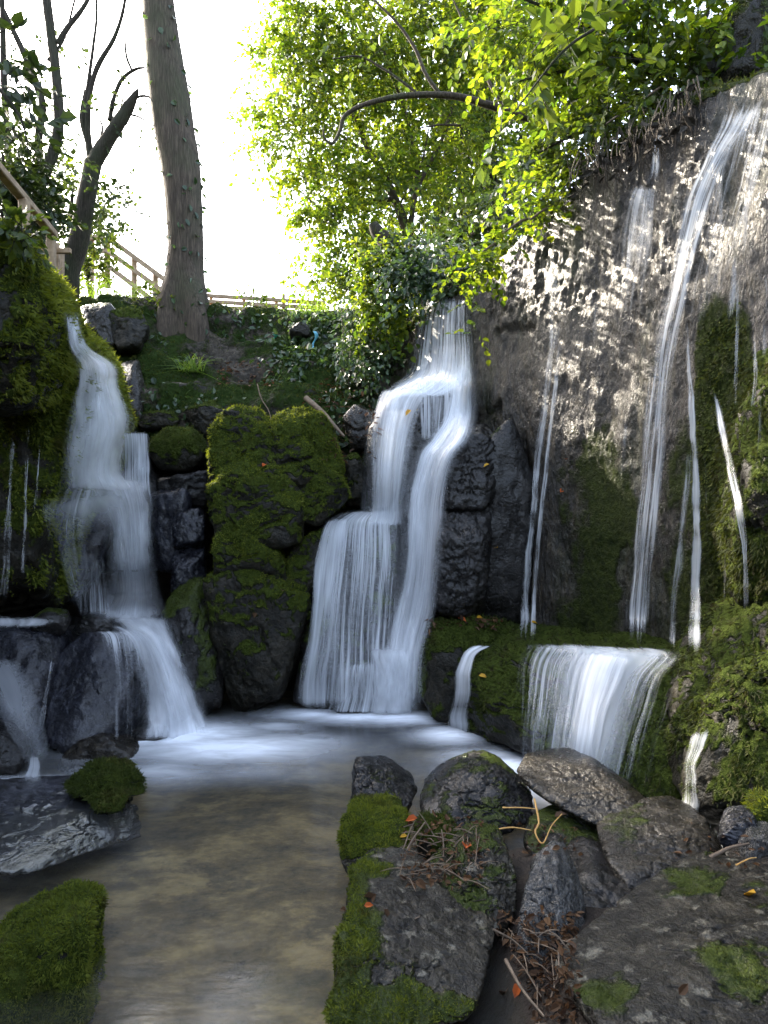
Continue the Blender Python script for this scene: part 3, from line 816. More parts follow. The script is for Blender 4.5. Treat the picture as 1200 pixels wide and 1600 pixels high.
def veil(parent, name, secs, mat='veil', off=.035, step=5.0, spread=.35, sm=3, ripple=.018, feather=.3, rip_f=9., floor=-.03, tail=.07, head=.05, halo=0):
    """secs: (x left, y left, x right, y right, density) down the fall, in photograph pixels; depth comes from the rock behind"""
    vs_[0] += 1
    sd = vs_[0] * 7
    S = np.array([(*q, 1.0)[:5] for q in secs], float)
    S = np.stack([(S[:, 0] + S[:, 2]) / 2, (S[:, 1] + S[:, 3]) / 2, (S[:, 2] - S[:, 0]), (S[:, 3] - S[:, 1]), S[:, 4]], 1)
    ln = np.linalg.norm(np.diff(S[:, :2], axis=0), axis=1).sum()
    nv = max(8, int(ln / step)); nu = max(5, int(S[:, 2].max() / step) + 1)
    C = cr(S, nv)
    u = np.linspace(0, 1, nu)
    ws = 1 + (4. / np.maximum(C[:, 2], 20)) * vnoise(np.stack([np.arange(nv) * step / 45., np.full(nv, sd * 1.), np.zeros(nv)], 1), sd)
    mean_w = C[:, 2].mean()
    if mean_w < 40:
        al_ = np.stack([C[:, 1] / 34., np.full(nv, sd * 3.3), np.zeros(nv)], 1)
        C[:, 0] += mean_w * .16 * fbm(al_, 3, sd)
        C[:, 4] *= np.clip(1 + .55 * fbm(al_ * np.array([1.3, 1, 1]), 2, sd + 1), .3, 1.15)
    X = C[:, :1] + (u[None] - .5) * C[:, 2:3] * ws[:, None]
    Y = C[:, 1:2] + (u[None] - .5) * C[:, 3:4]
    D = np.array([[hit(X[i, j], Y[i, j]) for j in range(nu)] for i in range(nv)])
    med = np.array([np.nanmin(r) if np.isfinite(r).any() else np.nan for r in D])
    ok = np.isfinite(med)
    med = np.interp(np.arange(nv), np.where(ok)[0], med[ok])
    D = np.where(np.isfinite(D), D, med[:, None] + spread)
    D = np.minimum(D, med[:, None] + spread)
    raw = D.copy()
    # water leaves a lip and falls free: never further in than what it has already passed, within reason
    pad = np.pad(D, ((sm, sm), (1, 1)), mode='edge')
    mn = D.copy()
    for a in range(2 * sm + 1):
        for b_ in range(3):
            mn = np.minimum(mn, pad[a:a + nv, b_:b_ + nu])
    Z = box1(box1(mn, sm, 0), max(1, sm - 1), 1) - off
    Z = np.minimum(Z, raw - .012)
    wid = np.mean(C[:, 2]) / F * np.mean(Z)
    seg = np.linalg.norm(np.stack([np.diff(C[:, 0]), np.diff(C[:, 1])], 1), axis=1) / F * np.mean(Z)
    vv = np.concatenate([[0], np.cumsum(seg)])
    U = np.repeat(u[None] * wid, nv, 0); VV = np.repeat(vv[:, None], nu, 1)
    rp = np.stack([U.ravel() * rip_f, VV.ravel() * 1.2, np.full(nu * nv, sd * 1.)], 1)
    Z = Z - ripple * (.5 + .5 * fbm(rp, 3, sd)).reshape(nv, nu)
    W = np.stack([(X - 600) / F * Z, Z, CZ - (Y - 800) / F * Z], 2)
    W[:, :, 2] = np.maximum(W[:, :, 2], floor)
    fe = sstep(0, feather, u) * sstep(1, 1 - feather, u)
    tt = np.linspace(0, 1, nv)
    en = (sstep(0, head, tt) * .8 + .2) * (sstep(1, 1 - tail, tt) * .85 + .15)
    dens = C[:, 4:5] * (fe[None] * .75 + .25 * (fe[None] > .02)) * en[:, None]
    N_ = .16 * fbm(np.stack([U.ravel() * 3, VV.ravel() * 2.2, np.full(nu * nv, sd * 2.)], 1), 2, sd + 3).reshape(nv, nu)
    dens = np.clip(dens * (1 + N_), 0, 1) * (fe[None] > 0)
    if halo:
        veil(parent, 'spray', [((a + c) / 2 - (c - a) * halo, y0, (a + c) / 2 + (c - a) * halo, y1, e * .3) for a, y0, c, y1, e in [(*q, 1.0)[:5] for q in secs]], 'mist', off + .035, step * 1.6, spread, sm + 2, ripple, .5, rip_f, floor, .12, .08)
    return mk(name, W.reshape(-1, 3), grid_faces(nv, nu), M[mat], parent, attrs={'dens': dens.ravel()}, uv=np.stack([U.ravel() + sd, VV.ravel()], 1))


def H(x0, x1, y, d=1.0): return (x0, y, x1, y, d)


# left cascade
lc = empty('waterfall', P(250, 1150, 4.75), 'milky blue stepped cascade pouring down the left side past the mossy cliff', 'waterfall')
main = [H(98, 125, 487, .8), H(104, 127, 515, .95), H(110, 140, 543, 1), H(120, 182, 570, 1), H(122, 185, 600, 1), H(114, 194, 624, 1), H(108, 208, 668, 1), H(102, 200, 700, 1), H(98, 196, 740, 1), H(94, 225, 772, 1)]
core = [H(120, 236, 745, .8), H(150, 240, 780, 1), H(164, 240, 812, 1), H(168, 242, 860, .97), H(174, 246, 920, .97), H(160, 254, 950, 1), H(150, 258, 972, 1)]
veil(lc, 'veil', main, 'froth', off=.06, spread=.35, sm=1, halo=.54, feather=.2, ripple=.045)
veil(lc, 'veil', [(*q[:4], q[4] * .5) for q in main], off=.07, spread=.3, sm=2)
veil(lc, 'core_veil', core, 'froth', off=.05, spread=.3, sm=2, halo=.56, feather=.28, ripple=.03)
veil(lc, 'core_veil', [(*q[:4], q[4] * .55) for q in core], 'thin', off=.09, spread=.3, sm=3, feather=.35)
veil(lc, 'side_veil', [H(185, 236, 674, .85), H(188, 236, 692, .85), H(190, 234, 725, .62), H(188, 238, 770, .65)], 'thin', off=.05, feather=.2)
veil(lc, 'shelf_foam', [(66, 782, 205, 752, .4), (60, 797, 225, 766, .6), (64, 818, 240, 792, .4), (70, 850, 240, 830, .2)], 'mist', off=.04, spread=.5, sm=1, feather=.4, tail=.5, head=.4)
veil(lc, 'side_veil', [H(112, 180, 850, .3), H(114, 182, 890, .45), H(112, 190, 965, .55)], 'thin', off=.04, feather=.3, head=.3)
veil(lc, 'side_veil', [H(92, 170, 758, .7), H(80, 165, 785, .5), H(70, 160, 830, .42), H(80, 170, 900, .42), H(100, 190, 965, .5)], off=.03, feather=.4, tail=.35)
veil(lc, 'side_veil', [H(206, 232, 690, .8), H(208, 236, 720, .75), H(212, 240, 770, .6), H(222, 250, 850, .4)], 'thin', off=.05, tail=.4)
veil(lc, 'lower_veil', mat='froth', feather=.22, halo=.56, secs=[H(168, 258, 962, 1), H(195, 270, 985, 1), H(214, 290, 1030, .96), H(224, 308, 1080, .94), H(226, 322, 1120, .94), H(222, 334, 1156, 1)], off=.05)
veil(lc, 'lower_veil', [H(150, 245, 975, .5), H(190, 270, 1000, .6), H(205, 300, 1060, .5), H(215, 325, 1120, .5), H(205, 340, 1160, .8)], off=.1, sm=5, feather=.3)
veil(lc, 'shelf_water', [H(-40, 80, 962, .6), H(-40, 96, 972, .8), H(-40, 70, 984, .5)], 'froth', off=.02, feather=.2, tail=.5, head=.3)
veil(lc, 'shelf_water', [H(130, 230, 985, .7), H(150, 226, 998, .6), H(160, 228, 1040, .3), H(165, 228, 1100, .28), H(165, 228, 1160, .3)], 'thin', off=.02)
tk = empty('waterfall', P(45, 1215, 3.95), 'faint low spill between the dark left boulders into a side pool', 'waterfall')
veil(tk, 'veil', [H(-40, 30, 1030, .4), H(-20, 55, 1075, .5), H(5, 70, 1130, .42), H(30, 74, 1170, .42), H(38, 68, 1192, .6)], 'mist', off=.03, feather=.5)
veil(tk, 'veil', [H(42, 62, 1178, .8), H(38, 66, 1200, .8), H(30, 74, 1222, .7)], off=.03, feather=.45, tail=.3)
veil(tk, 'strand', [H(78, 86, 1030, .4), H(72, 80, 1070, .35), H(60, 72, 1120, .3), H(52, 64, 1170, .3)], 'thin', off=.02, tail=.4)
for k, (x, y0, x1, y1, wd, lab) in enumerate(((24, 640, 4, 945, 11, 'longest thin trickle down the mossy cliff, nearest the left edge'), (44, 660, 36, 905, 7, 'middle thin trickle on the lower part of the mossy cliff'), (62, 690, 55, 800, 5, 'short faint trickle right of the others on the mossy cliff'))):
    o = veil(None, 'trickle', [H(x - wd / 2, x + wd / 2, y0, .3), H((x + x1) / 2 - wd / 2, (x + x1) / 2 + wd / 2, (y0 + y1) / 2, .5), H(x1 - wd, x1 + wd, y1, .45)], 'strand', off=.03, step=3)
    tag(o, lab, 'trickle', 'trickles on the mossy cliff')
# middle falls
mf = empty('waterfall', P(560, 1112, 5.2), 'tall tiered white waterfall in the middle between mossy block and black column', 'waterfall')
U1 = [H(662, 738, 464, .5), H(650, 740, 500, .58), H(642, 745, 545, .62), H(634, 745, 582, .85), H(606, 740, 602, .95), H(588, 700, 622, .95)]
veil(mf, 'upper_veil', U1, 'thin', off=.04, spread=.8, feather=.2)
veil(mf, 'upper_veil', [(*q[:4], q[4] * .55) for q in U1], 'thin', off=.07, spread=.8)
M1 = [H(590, 690, 606, .95), H(582, 672, 622, .9), H(577, 655, 660, .82), H(575, 640, 720, .8), H(573, 634, 775, .82), H(568, 632, 812, .95), H(552, 632, 824, .8)]
veil(mf, 'middle_veil', M1, off=.04)
veil(mf, 'middle_veil', [(*q[:4], q[4] * .5) for q in M1], 'thin', off=.07)
M2 = [H(706, 744, 560, .7), H(698, 744, 610, .75), H(690, 744, 650, .85), H(668, 736, 685, .95), H(648, 716, 712, 1), H(636, 700, 760, .95), H(630, 692, 820, .88), H(624, 688, 890, .82), H(614, 680, 950, .82), H(600, 664, 1015, .85), H(590, 662, 1060, .8), H(580, 662, 1116, .9)]
veil(mf, 'chute_veil', M2, off=.05, halo=.55)
veil(mf, 'chute_veil', [(*q[:4], q[4] * .55) for q in M2], 'thin', off=.08)
veil(mf, 'back_veil', [H(640, 742, 588, .6), H(645, 738, 630, .55), H(648, 724, 690, .5)], 'thin', off=.02, feather=.2)
veil(mf, 'back_veil', [H(570, 650, 640, .3), H(566, 650, 720, .3), H(562, 650, 812, .4)], 'mist', off=.1, feather=.45)
L1 = [H(545, 632, 797, .7), H(520, 634, 806, .8), H(500, 640, 822, .65), H(490, 645, 870, .55), H(482, 640, 950, .52), H(474, 640, 1030, .55), H(464, 650, 1112, .7)]
veil(mf, 'lower_veil', [(*q[:4], q[4] * 1.0) for q in L1], 'thin', off=.03, halo=.52)
veil(mf, 'lower_veil', [H(520, 550, 806, .6), H(504, 546, 822, .75), H(490, 545, 865, .7), H(482, 540, 920, .72), H(474, 530, 1000, .68), H(464, 520, 1060, .66), H(462, 520, 1112, .8)], off=.07)
veil(mf, 'lower_veil', [(524, 1040, 645, 1012, .7), H(516, 654, 1045, .6), H(508, 655, 1080, .5), H(496, 655, 1116, .75)], 'thin', off=.03, head=.25, feather=.35)
veil(mf, 'lower_veil', [H(560, 645, 1002, .7), H(574, 654, 1040, .95), H(576, 658, 1085, .85), H(566, 664, 1118, .95)], 'froth', off=.05, head=.2, feather=.35, ripple=.04)
# streams on the rock face
GR = 'thin streams on the rock face'


def stream(label, secs, mat='strand', **kw):
    e = veil(None, 'stream', [(*q[:4], q[4] * .7) for q in secs], mat, **kw)
    return tag(e, label, 'stream', GR)


def path(pts, d=.8):
    """(x, y, width[, density])"""
    return [H(q[0] - q[2] / 2, q[0] + q[2] / 2, q[1], q[3] if len(q) > 3 else d) for q in pts]


stream('left strand of the paired white streams falling to the ledge beside the dark recess', path([(862, 380, 22, .35), (866, 500, 22, .5), (858, 580, 16, .65), (848, 660, 15, .8), (838, 740, 15, .9), (829, 840, 14, .95), (822, 920, 15, .95), (819, 1004, 18, 1)]), off=.03, step=3.5)
stream('right strand of the paired white streams, thinner and ending a little right of its twin', path([(876, 520, 10, .45), (868, 600, 9, .7), (858, 680, 9, .85), (850, 760, 9, .9), (842, 840, 8, .85), (836, 920, 9, .85), (832, 1006, 12, .95)]), off=.03, step=3.5)
stream('blue narrow spout from under the roots at the rim of the rock face', path([(1029, 208, 16, .7), (1026, 240, 16, .9), (1022, 275, 20, .85), (1012, 292, 30, .7)]), 'thin', off=.04, step=4)
stream('wide faint fan of water below the blue spout', [H(986, 1030, 288, .7), H(972, 1030, 320, .72), H(962, 1028, 370, .6), H(955, 1022, 430, .46), H(948, 1012, 500, .3)], 'veil', off=.03, feather=.35)
stream('main long white stream sweeping down the rock face from the top right', [(1120, 160, 1215, 135, .7), (1110, 205, 1190, 180, .75), (1092, 250, 1150, 235, .8), H(1072, 1118, 300, .85), H(1055, 1098, 370, .85), H(1038, 1080, 450, .75), H(1020, 1062, 530, .7), H(1008, 1050, 620, .7), H(998, 1042, 720, .74), H(988, 1030, 830, .8), H(978, 1020, 930, .86), H(972, 1016, 1016, 1)], 'thin', off=.05, feather=.25)
stream('broad thin film spreading right of the main stream at the top right', [(1140, 175, 1225, 150, .7), (1110, 240, 1215, 220, .55), H(1090, 1190, 320, .45), H(1080, 1150, 420, .4), H(1070, 1110, 520, .35)], 'thin', off=.04)
stream('straight bright stream right of the main one, falling onto the wide ledge', path([(1074, 500, 8, .5), (1078, 600, 12, .85), (1084, 700, 15, .9), (1088, 800, 18, .9), (1088, 900, 22, .92), (1086, 1028, 28, 1)]), 'veil', off=.05, step=4)
stream('broken trickle running just left of the straight bright stream', path([(1076, 700, 12, .4), (1070, 780, 16, .65), (1062, 860, 16, .65), (1054, 940, 15, .65), (1050, 1020, 16, .7)]), off=.02, step=3.5, ripple=.03)
stream('slanting white stream between green moss strip and dark pillar', path([(1118, 610, 10, .5), (1130, 680, 15, .8), (1143, 740, 17, .9), (1155, 800, 16, .9), (1163, 860, 11, .85), (1167, 960, 9, .7)]), off=.05, step=3.5)
for k, (a, b_, c, d_, wd, dn, lab) in enumerate(((1150, 330, 1140, 500, 16, .5, 'uppermost blue thread of water on the dark rock at right'), (1152, 430, 1146, 640, 10, .6, 'blue thread under the uppermost one at right'), (1178, 520, 1176, 640, 9, .55, 'short blue thread beside the right edge'), (1196, 380, 1194, 560, 10, .5, 'blue thread cut by the right edge'), (1105, 560, 1112, 660, 8, .4, 'faint thread above the green moss strip'), (1010, 720, 1030, 980, 60, .28, 'faint curtain of drops between main and broken streams'))):
    stream(lab, path([(a, b_, wd * .6, dn * .6), ((a + c) / 2 + 3, (b_ + d_) / 2, wd, dn), (c, d_, wd, dn * .8)]), off=.03, step=3.5)
for a, b_, c, d_, wd, dn, lab in ((1128, 240, 1118, 420, 12, .5, 'thin thread just right of the main stream near the rim'), (1165, 250, 1160, 430, 9, .5, 'fine thread high up between the broad film and the right edge'), (1186, 560, 1182, 760, 8, .45, 'dribble down the upper part of the dark moss pillar'),
                                  (1150, 560, 1158, 700, 7, .45, 'fine dribble feeding the slanting white stream'), (1098, 660, 1104, 960, 7, .4, 'hair-thin dribble down the green moss strip'), (1128, 700, 1132, 980, 7, .35, 'second hair-thin dribble down the green moss strip, further right'),
                                  (1032, 640, 1024, 900, 8, .45, 'thin thread splitting off the main stream on its right'), (985, 560, 962, 800, 9, .35, 'faint thread splitting off the main stream on its left'), (930, 380, 925, 560, 16, .3, 'faint wet film in the bright middle of the rock face'), (905, 330, 898, 470, 14, .3, 'faint wet film left of the fan of water')):
    stream(lab, path([(a, b_, wd * .6, dn * .5), ((a + c) / 2 + 3, (b_ + d_) / 2, wd, dn), (c, d_, wd, dn * .6)]), off=.02, step=3.5, tail=.3, head=.3)
# the sheet over the wide ledge
ws = empty('waterfall', P(900, 1225, 3.9), 'broad grey sheet of water over the wide ledge, behind the long slab', 'waterfall')
K1 = [(826, 1004, 1078, 1022, .9), (816, 1012, 1070, 1034, .9), (808, 1040, 1040, 1062, .8), (805, 1090, 1018, 1120, .7), (801, 1140, 1000, 1180, .68), (798, 1192, 985, 1240, .72), (790, 1206, 990, 1262, .9)]
veil(ws, 'sheet', [(*q[:4], q[4] * .55) for q in K1], 'thin', off=.035, spread=.9, feather=.14)
veil(ws, 'sheet', [(a - 4, b_, c + 30, d_, .32) for a, b_, c, d_, e in K1], 'thin', off=.05, spread=1.0, feather=.25)
veil(ws, 'sheet', [(a + 50, b_, c - 20, d_, e * .8) for a, b_, c, d_, e in K1], 'mist', off=.06, spread=.9, sm=4, feather=.45)
veil(ws, 'sheet', [(880, 1010, 1010, 1024, .9), (872, 1040, 990, 1058, .9), (862, 1095, 968, 1118, .75), (855, 1150, 955, 1180, .65), (850, 1200, 950, 1248, .6)], 'veil', off=.09, spread=.9, sm=4, feather=.5, tail=.2)
veil(ws, 'foam', [(812, 1004, 1060, 1012, .3), (812, 1009, 1086, 1022, .75), (808, 1022, 1080, 1042, .5)], 'froth', off=.02, spread=.9, feather=.3, tail=.4, head=.3)
o = veil(None, 'waterfall', [H(738, 775, 1008, .8), H(722, 748, 1022, .9), H(711, 742, 1050, .85), H(703, 738, 1100, .8), H(694, 738, 1152, .95)], off=.04)
tag(o, 'small curved spill off the left end of the wide ledge into the pool', 'waterfall')
o = veil(None, 'waterfall', [(1078, 1142, 1114, 1138, .45), H(1072, 1106, 1165, .75), H(1066, 1094, 1205, .6), H(1056, 1096, 1255, .7), H(1042, 1098, 1300, .8)], 'thin', off=.04)
tag(o, 'short low spill beside the heavy moss buttress at right', 'waterfall')

# ------------------------------------------------------------------ pool: bed and surface
bedm = NT('pool_bed_gravel')
v_ = bedm.obj((1, 1.6, 1))
n1 = bedm.noise(v_, 1.5, 9, .72, .15); n2 = bedm.noise(bedm.obj(), 26, 6, .75); n3 = bedm.noise(bedm.obj((1, 1.5, 1)), 2.3, 9, .72, .2)
c_ = bedm.ramp(n1, (.38, (.012, .010, .008)), (.47, (.075, .055, .025)), (.56, (.21, .155, .072)), (.7, (.34, .27, .15)))
c_ = bedm.mix(bedm.ramp(n3, (.5, 0.0), (.6, .85)), c_, (.022, .02, .018))
c_ = bedm.mix(bedm.math('MULTIPLY', bedm.ramp(n2, (.35, 0.0), (.65, 1.0)), .5), c_, (.12, .10, .07))
bedm.done(bedm.n('BsdfPrincipled', {'Base Color': c_, 'Roughness': .8, 'Normal': bedm.n('Bump', {'Height': n2, 'Strength': .5, 'Distance': .02})}))
bx, by = np.meshgrid(np.linspace(-3.2, 2.6, 150), np.linspace(-.5, 6.6, 180))
bz = -.2 + .04 * fbm(np.stack([bx.ravel() * 1.5, by.ravel() * 1.5, 0 * bx.ravel()], 1), 4, 91)
pool_bed = tag(mk('pool_bed', np.stack([bx.ravel(), by.ravel(), bz], 1), grid_faces(180, 150), bedm.m), kind='structure')
pwx, pwy = np.meshgrid(np.linspace(-3.2, 2.4, 330), np.linspace(.2, 6.4, 420))
q = np.stack([pwx.ravel(), pwy.ravel(), np.zeros(pwx.size)], 1)
fo = np.zeros(len(q))
wob = .22 * fbm(q * np.array([2.2, 3.5, 1]), 4, 95)
for (fx, fy, rx, ry, am) in ((275, 1150, .62, .34, 1.1), (350, 1168, .75, .34, .9), (430, 1135, .34, .16, .4), (490, 1116, .36, .2, .8), (560, 1120, .5, .2, .9), (630, 1122, .42, .2, .9), (700, 1150, .28, .22, .8), (760, 1185, .35, .22, .55),
                             (800, 1200, .4, .25, .9), (900, 1240, .5, .3, .9), (1000, 1285, .5, .25, .9), (55, 1225, .28, .12, .8), (250, 1205, .5, .24, .35), (380, 1205, .6, .22, .2), (1070, 1300, .2, .2, .9)):
    Yf = CZ * F / (fy - 800)
    Xf = (fx - 600) / F * Yf
    e = np.hypot((q[:, 0] - Xf) / (rx * .72), (q[:, 1] - Yf) / (ry * .72))
    fo = np.maximum(fo, 1.2 * am * np.exp(-np.abs(e + wob) ** 1.7))
T = NT('pool_water')
v_ = T.obj((1, 3, 1))
nf = T.noise(T.obj((1, 2.6, 1)), 5, 5, .6, .6)
foam = T.math('MULTIPLY', T.attr('foam'), T.math('MULTIPLY_ADD', nf, 1.0, .5), clamp=True)
bmp = T.n('Bump', {'Height': T.noise(v_, 7, 3, .5, .4), 'Strength': .06, 'Distance': .03})
gl = T.n('BsdfGlossy', {'Roughness': .17, 'Normal': bmp, 'Color': (1, 1, 1)})
tp = T.n('BsdfTransparent', {'Color': (.93, .93, .88)})
milk = T.n('BsdfDiffuse', {'Color': (.5, .52, .5)})
fr = T.n('Fresnel', {'IOR': 1.33, 'Normal': bmp})
body = T.n('MixShader', {0: T.math('MULTIPLY_ADD', nf, .03, .0), 1: tp.outputs[0], 2: milk.outputs[0]})
surf_ = T.n('MixShader', {0: T.math('MULTIPLY_ADD', fr, .65, .0, clamp=True), 1: body.outputs[0], 2: gl.outputs[0]})
wh = T.n('BsdfDiffuse', {'Color': (.84, .88, .93)})
T.done(T.n('MixShader', {0: foam, 1: surf_.outputs[0], 2: wh.outputs[0]}))
q[:, 2] = .012 * fo + .004 * fbm(q * 3, 2, 97)
pool = tag(mk('pool_water', q, grid_faces(420, 330), T.m, attrs={'foam': np.clip(fo, 0, 1)}), kind='structure')

# ---- near rocks on the right bank
rock('wet_rock', 'black shiny pointed rock furthest out into the pool', 'rock',
     [(540, 1290, 3.25), (543, 1205, 3.38), (562, 1196, 3.4), (612, 1214, 3.4), (650, 1238, 3.38), (656, 1262, 3.3), (640, 1300, 3.2)], 'dark', .3, .1, 2.2, 6, p=26, moss=(.4, .7))
rock('wet_rock', 'dark rock with green sheen behind the leaf litter, left of the long slab', 'rock',
     [(655, 1262, 3.25), (700, 1222, 3.35), (750, 1199, 3.38), (775, 1200, 3.38), (832, 1245, 3.3), (838, 1300, 3.15), (720, 1320, 3.05), (662, 1300, 3.1)], 'dark', .4, .09, 2.2, 6, p=22, moss=(.7, .55))
rock('slab_rock', 'long smooth grey slab lying below the wide ledge', 'rock',
     [(795, 1212, 3.3), (815, 1194, 3.38), (870, 1190, 3.4), (950, 1212, 3.25), (980, 1250, 3.15), (1028, 1272, 3.0), (1026, 1300, 2.92), (960, 1312, 2.92), (900, 1290, 2.98), (820, 1240, 3.15)], 'brown', .35, .045, 2.2, 6, p=18, moss=(.3, .8))
rock('mossy_rock', 'green moss-fringed rock at the pool edge below the black pointed rock', 'rock',
     [(526, 1300, 2.95), (540, 1279, 3.05), (610, 1272, 3.1), (640, 1290, 3.0), (638, 1350, 2.85), (590, 1392, 2.72), (540, 1386, 2.72), (528, 1340, 2.85)], 'mossrock', .3, .07, 2.2, 6, p=22, moss=(1, -.05), tuft=(38000, .015), mossm='moss', fn=lambda V, N: .5 * sstep(600, 560, pix(V)[0]) - 1.6 * sstep(1325, 1365, pix(V)[1]) - .5 * sstep(575, 610, pix(V)[0]) * sstep(1310, 1290, pix(V)[1]))  # moss left off the lower part so dark bare rock imitates the shade beneath
rock('mossy_rock', 'low dark mossy stone in the middle of the twig litter', 'rock', Yall([(648, 1320), (668, 1300), (705, 1298), (722, 1318), (715, 1365), (660, 1362)], 2.85), 'mossrock', .25, .08, moss=(1, -.1), tuft=(14000, .02))
rock('grey_rock', 'pointed pale grey rock with green patches between litter and upright slab', 'rock',
     [(662, 1400, 2.45), (700, 1358, 2.55), (762, 1319, 2.62), (790, 1332, 2.6), (816, 1390, 2.5), (808, 1440, 2.4), (780, 1475, 2.3), (690, 1470, 2.3)], 'grey', .35, .08, 2.2, 6, p=20, moss=(.8, .55), tuft=(9000, .012))
rock('big_mossy_rock', 'big pale rock with thick green moss on its pool side, bottom centre', 'rock',
     [(505, 1470, 2.15), (520, 1415, 2.3), (570, 1382, 2.42), (640, 1380, 2.45), (720, 1410, 2.4), (788, 1462, 2.28), (785, 1530, 2.12), (750, 1625, 1.95), (600, 1680, 1.85), (505, 1660, 1.88)], 'grey', .35, .06, 2.2, 6, p=18, moss=(1, .62), tuft=(48000, .014), mossm='moss',
     fn=lambda V, N: 1.3 * sstep(650, 520, pix(V)[0] - .15 * (pix(V)[1] - 1400)) + .8 * sstep(1520, 1570, pix(V)[1]) - .5)
rock('upright_slab', 'upright deeply grooved pale slab wedged between the near rocks', 'rock',
     [(806, 1500, 2.2), (812, 1440, 2.28), (838, 1338, 2.42), (862, 1320, 2.45), (886, 1332, 2.45), (912, 1400, 2.38), (918, 1490, 2.25), (900, 1545, 2.14), (820, 1535, 2.14)], 'schist', .16, .06, 3.5, 6, p=26, ridge=.8)
rock('flat_stone', 'low green-tinged slab under the long smooth slab', 'rock', [(812, 1310, 2.9), (870, 1290, 3.0), (955, 1318, 2.95), (962, 1345, 2.85), (935, 1372, 2.75), (880, 1372, 2.75), (820, 1345, 2.8)], 'dark', .3, .06, 2, 5, p=20, moss=(.6, .6))
rock('round_boulder', 'large rounded brown boulder at the right behind the near slab', 'rock',
     [(937, 1355, 2.62), (970, 1318, 2.72), (1060, 1287, 2.8), (1110, 1290, 2.8), (1152, 1372, 2.65), (1120, 1415, 2.5), (1050, 1440, 2.42), (1010, 1425, 2.45)], 'brown', .45, .06, 2.2, 6, p=14, moss=(.4, .75))
rock('shadowed_rock', 'dark shadowed rock under the large rounded boulder', 'rock', [(885, 1400, 2.5), (930, 1360, 2.6), (1010, 1400, 2.55), (1060, 1440, 2.4), (1040, 1500, 2.25), (920, 1500, 2.25)], 'dark', .4, .1, 2.4, 5)
rock('small_stone', 'small pale stone between upright slab and near right slab', 'rock', [(908, 1530, 2.1), (930, 1492, 2.18), (975, 1480, 2.2), (1010, 1500, 2.15), (1000, 1560, 2.0), (920, 1570, 2.0)], 'schist', .2, .08, 2.4, 5)
rock('small_stone', 'tiny dark stone at the foot of the upright slab', 'rock', Yall([(876, 1545), (886, 1518), (905, 1505), (922, 1525), (915, 1552)], 2.1), 'schist', .12, .1, 2.4, 4)
rock('near_slab', 'huge flat-topped brown slab filling the bottom right corner', 'rock',
     [(870, 1650, 1.68), (905, 1575, 1.88), (985, 1500, 2.02), (1060, 1452, 2.12), (1150, 1415, 2.2), (1260, 1400, 2.2), (1420, 1420, 2.1), (1420, 1760, 1.5), (950, 1740, 1.55)], 'grey', .4, .045, 2.8, 6, p=20, moss=(.8, .93), tuft=(16000, .014), fn=lambda V, N: .8 * np.exp(-((pix(V)[0] - 970) / 45) ** 2 - ((pix(V)[1] - 1545) / 18) ** 2))
rock('round_stone', 'brown stone with pale vein beyond the near slab at the right edge', 'rock', [(1142, 1395, 2.35), (1165, 1360, 2.42), (1210, 1345, 2.45), (1300, 1360, 2.4), (1300, 1440, 2.2), (1160, 1425, 2.25)], 'brown', .3, .07, 2.2, 5)
rock('jagged_stone', 'pale jagged stone beside the large rounded boulder at right', 'rock', Yall([(1122, 1312), (1150, 1290), (1180, 1284), (1195, 1310), (1165, 1335), (1130, 1330)], 2.62), 'slate', .2, .12, 2.6, 5)
rock('jagged_stone', 'white-glinting stone wedged at the right edge above the brown veined stone', 'rock', Yall([(1155, 1335), (1175, 1312), (1240, 1318), (1250, 1365), (1165, 1372)], 2.5), 'schist', .2, .1, 2.6, 5)

# moss now grows on the rock
for nm, v_, f_, m_, ob in MOSSQ:
    mk(nm, v_, f_, m_, ob, smooth=False)
tag(mk('bank_moss', BANKMOSS[0], BANKMOSS[1], M['mossdark'], smooth=False), 'dark moss and weeds covering the earth bank below the big trunk', 'moss', kind='stuff')

# ------------------------------------------------------------------ plants
def tube(path_, rad, seg=9, rough=0.0, seed=0, n=None):
    p = np.asarray(path_, float)
    a = np.column_stack([p, np.broadcast_to(np.asarray(rad, float), len(p))])
    n = n or max(6, len(p) * 6)
    c = cr(a, n)
    p, r = c[:, :3], np.maximum(c[:, 3], .0008)
    t = np.gradient(p, axis=0)
    t /= np.linalg.norm(t, axis=1, keepdims=True) + 1e-9
    ref = np.array([.31, .9, .3]) if abs(t[:, 2]).mean() > .6 else np.array([.1, .2, 1.])
    s = np.cross(t, ref); s /= np.linalg.norm(s, axis=1, keepdims=True)
    b = np.cross(t, s)
    th = np.linspace(0, 2 * np.pi, seg, endpoint=False)
    V = p[:, None] + r[:, None, None] * (np.cos(th)[None, :, None] * s[:, None] + np.sin(th)[None, :, None] * b[:, None])
    if rough:
        k = fbm(V.reshape(-1, 3) * np.array([1, 1, .5]) / max(rad if np.isscalar(rad) else max(rad), .02) * 1.2, 4, seed).reshape(V.shape[:2])
        V = p[:, None] + (V - p[:, None]) * (1 + rough * k)[:, :, None]
    i = np.arange((n - 1) * seg)
    rr, cc = i // seg, i % seg
    a0 = rr * seg + cc; a1 = rr * seg + (cc + 1) % seg
    Fq = np.stack([a0, a1, a1 + seg, a0 + seg], 1)
    return V.reshape(-1, 3), Fq


def join(parts):
    Vs, Fs, o = [], [], 0
    for V, f in parts:
        Vs.append(V); Fs.append(f + o); o += len(V)
    return np.vstack(Vs), np.vstack(Fs)


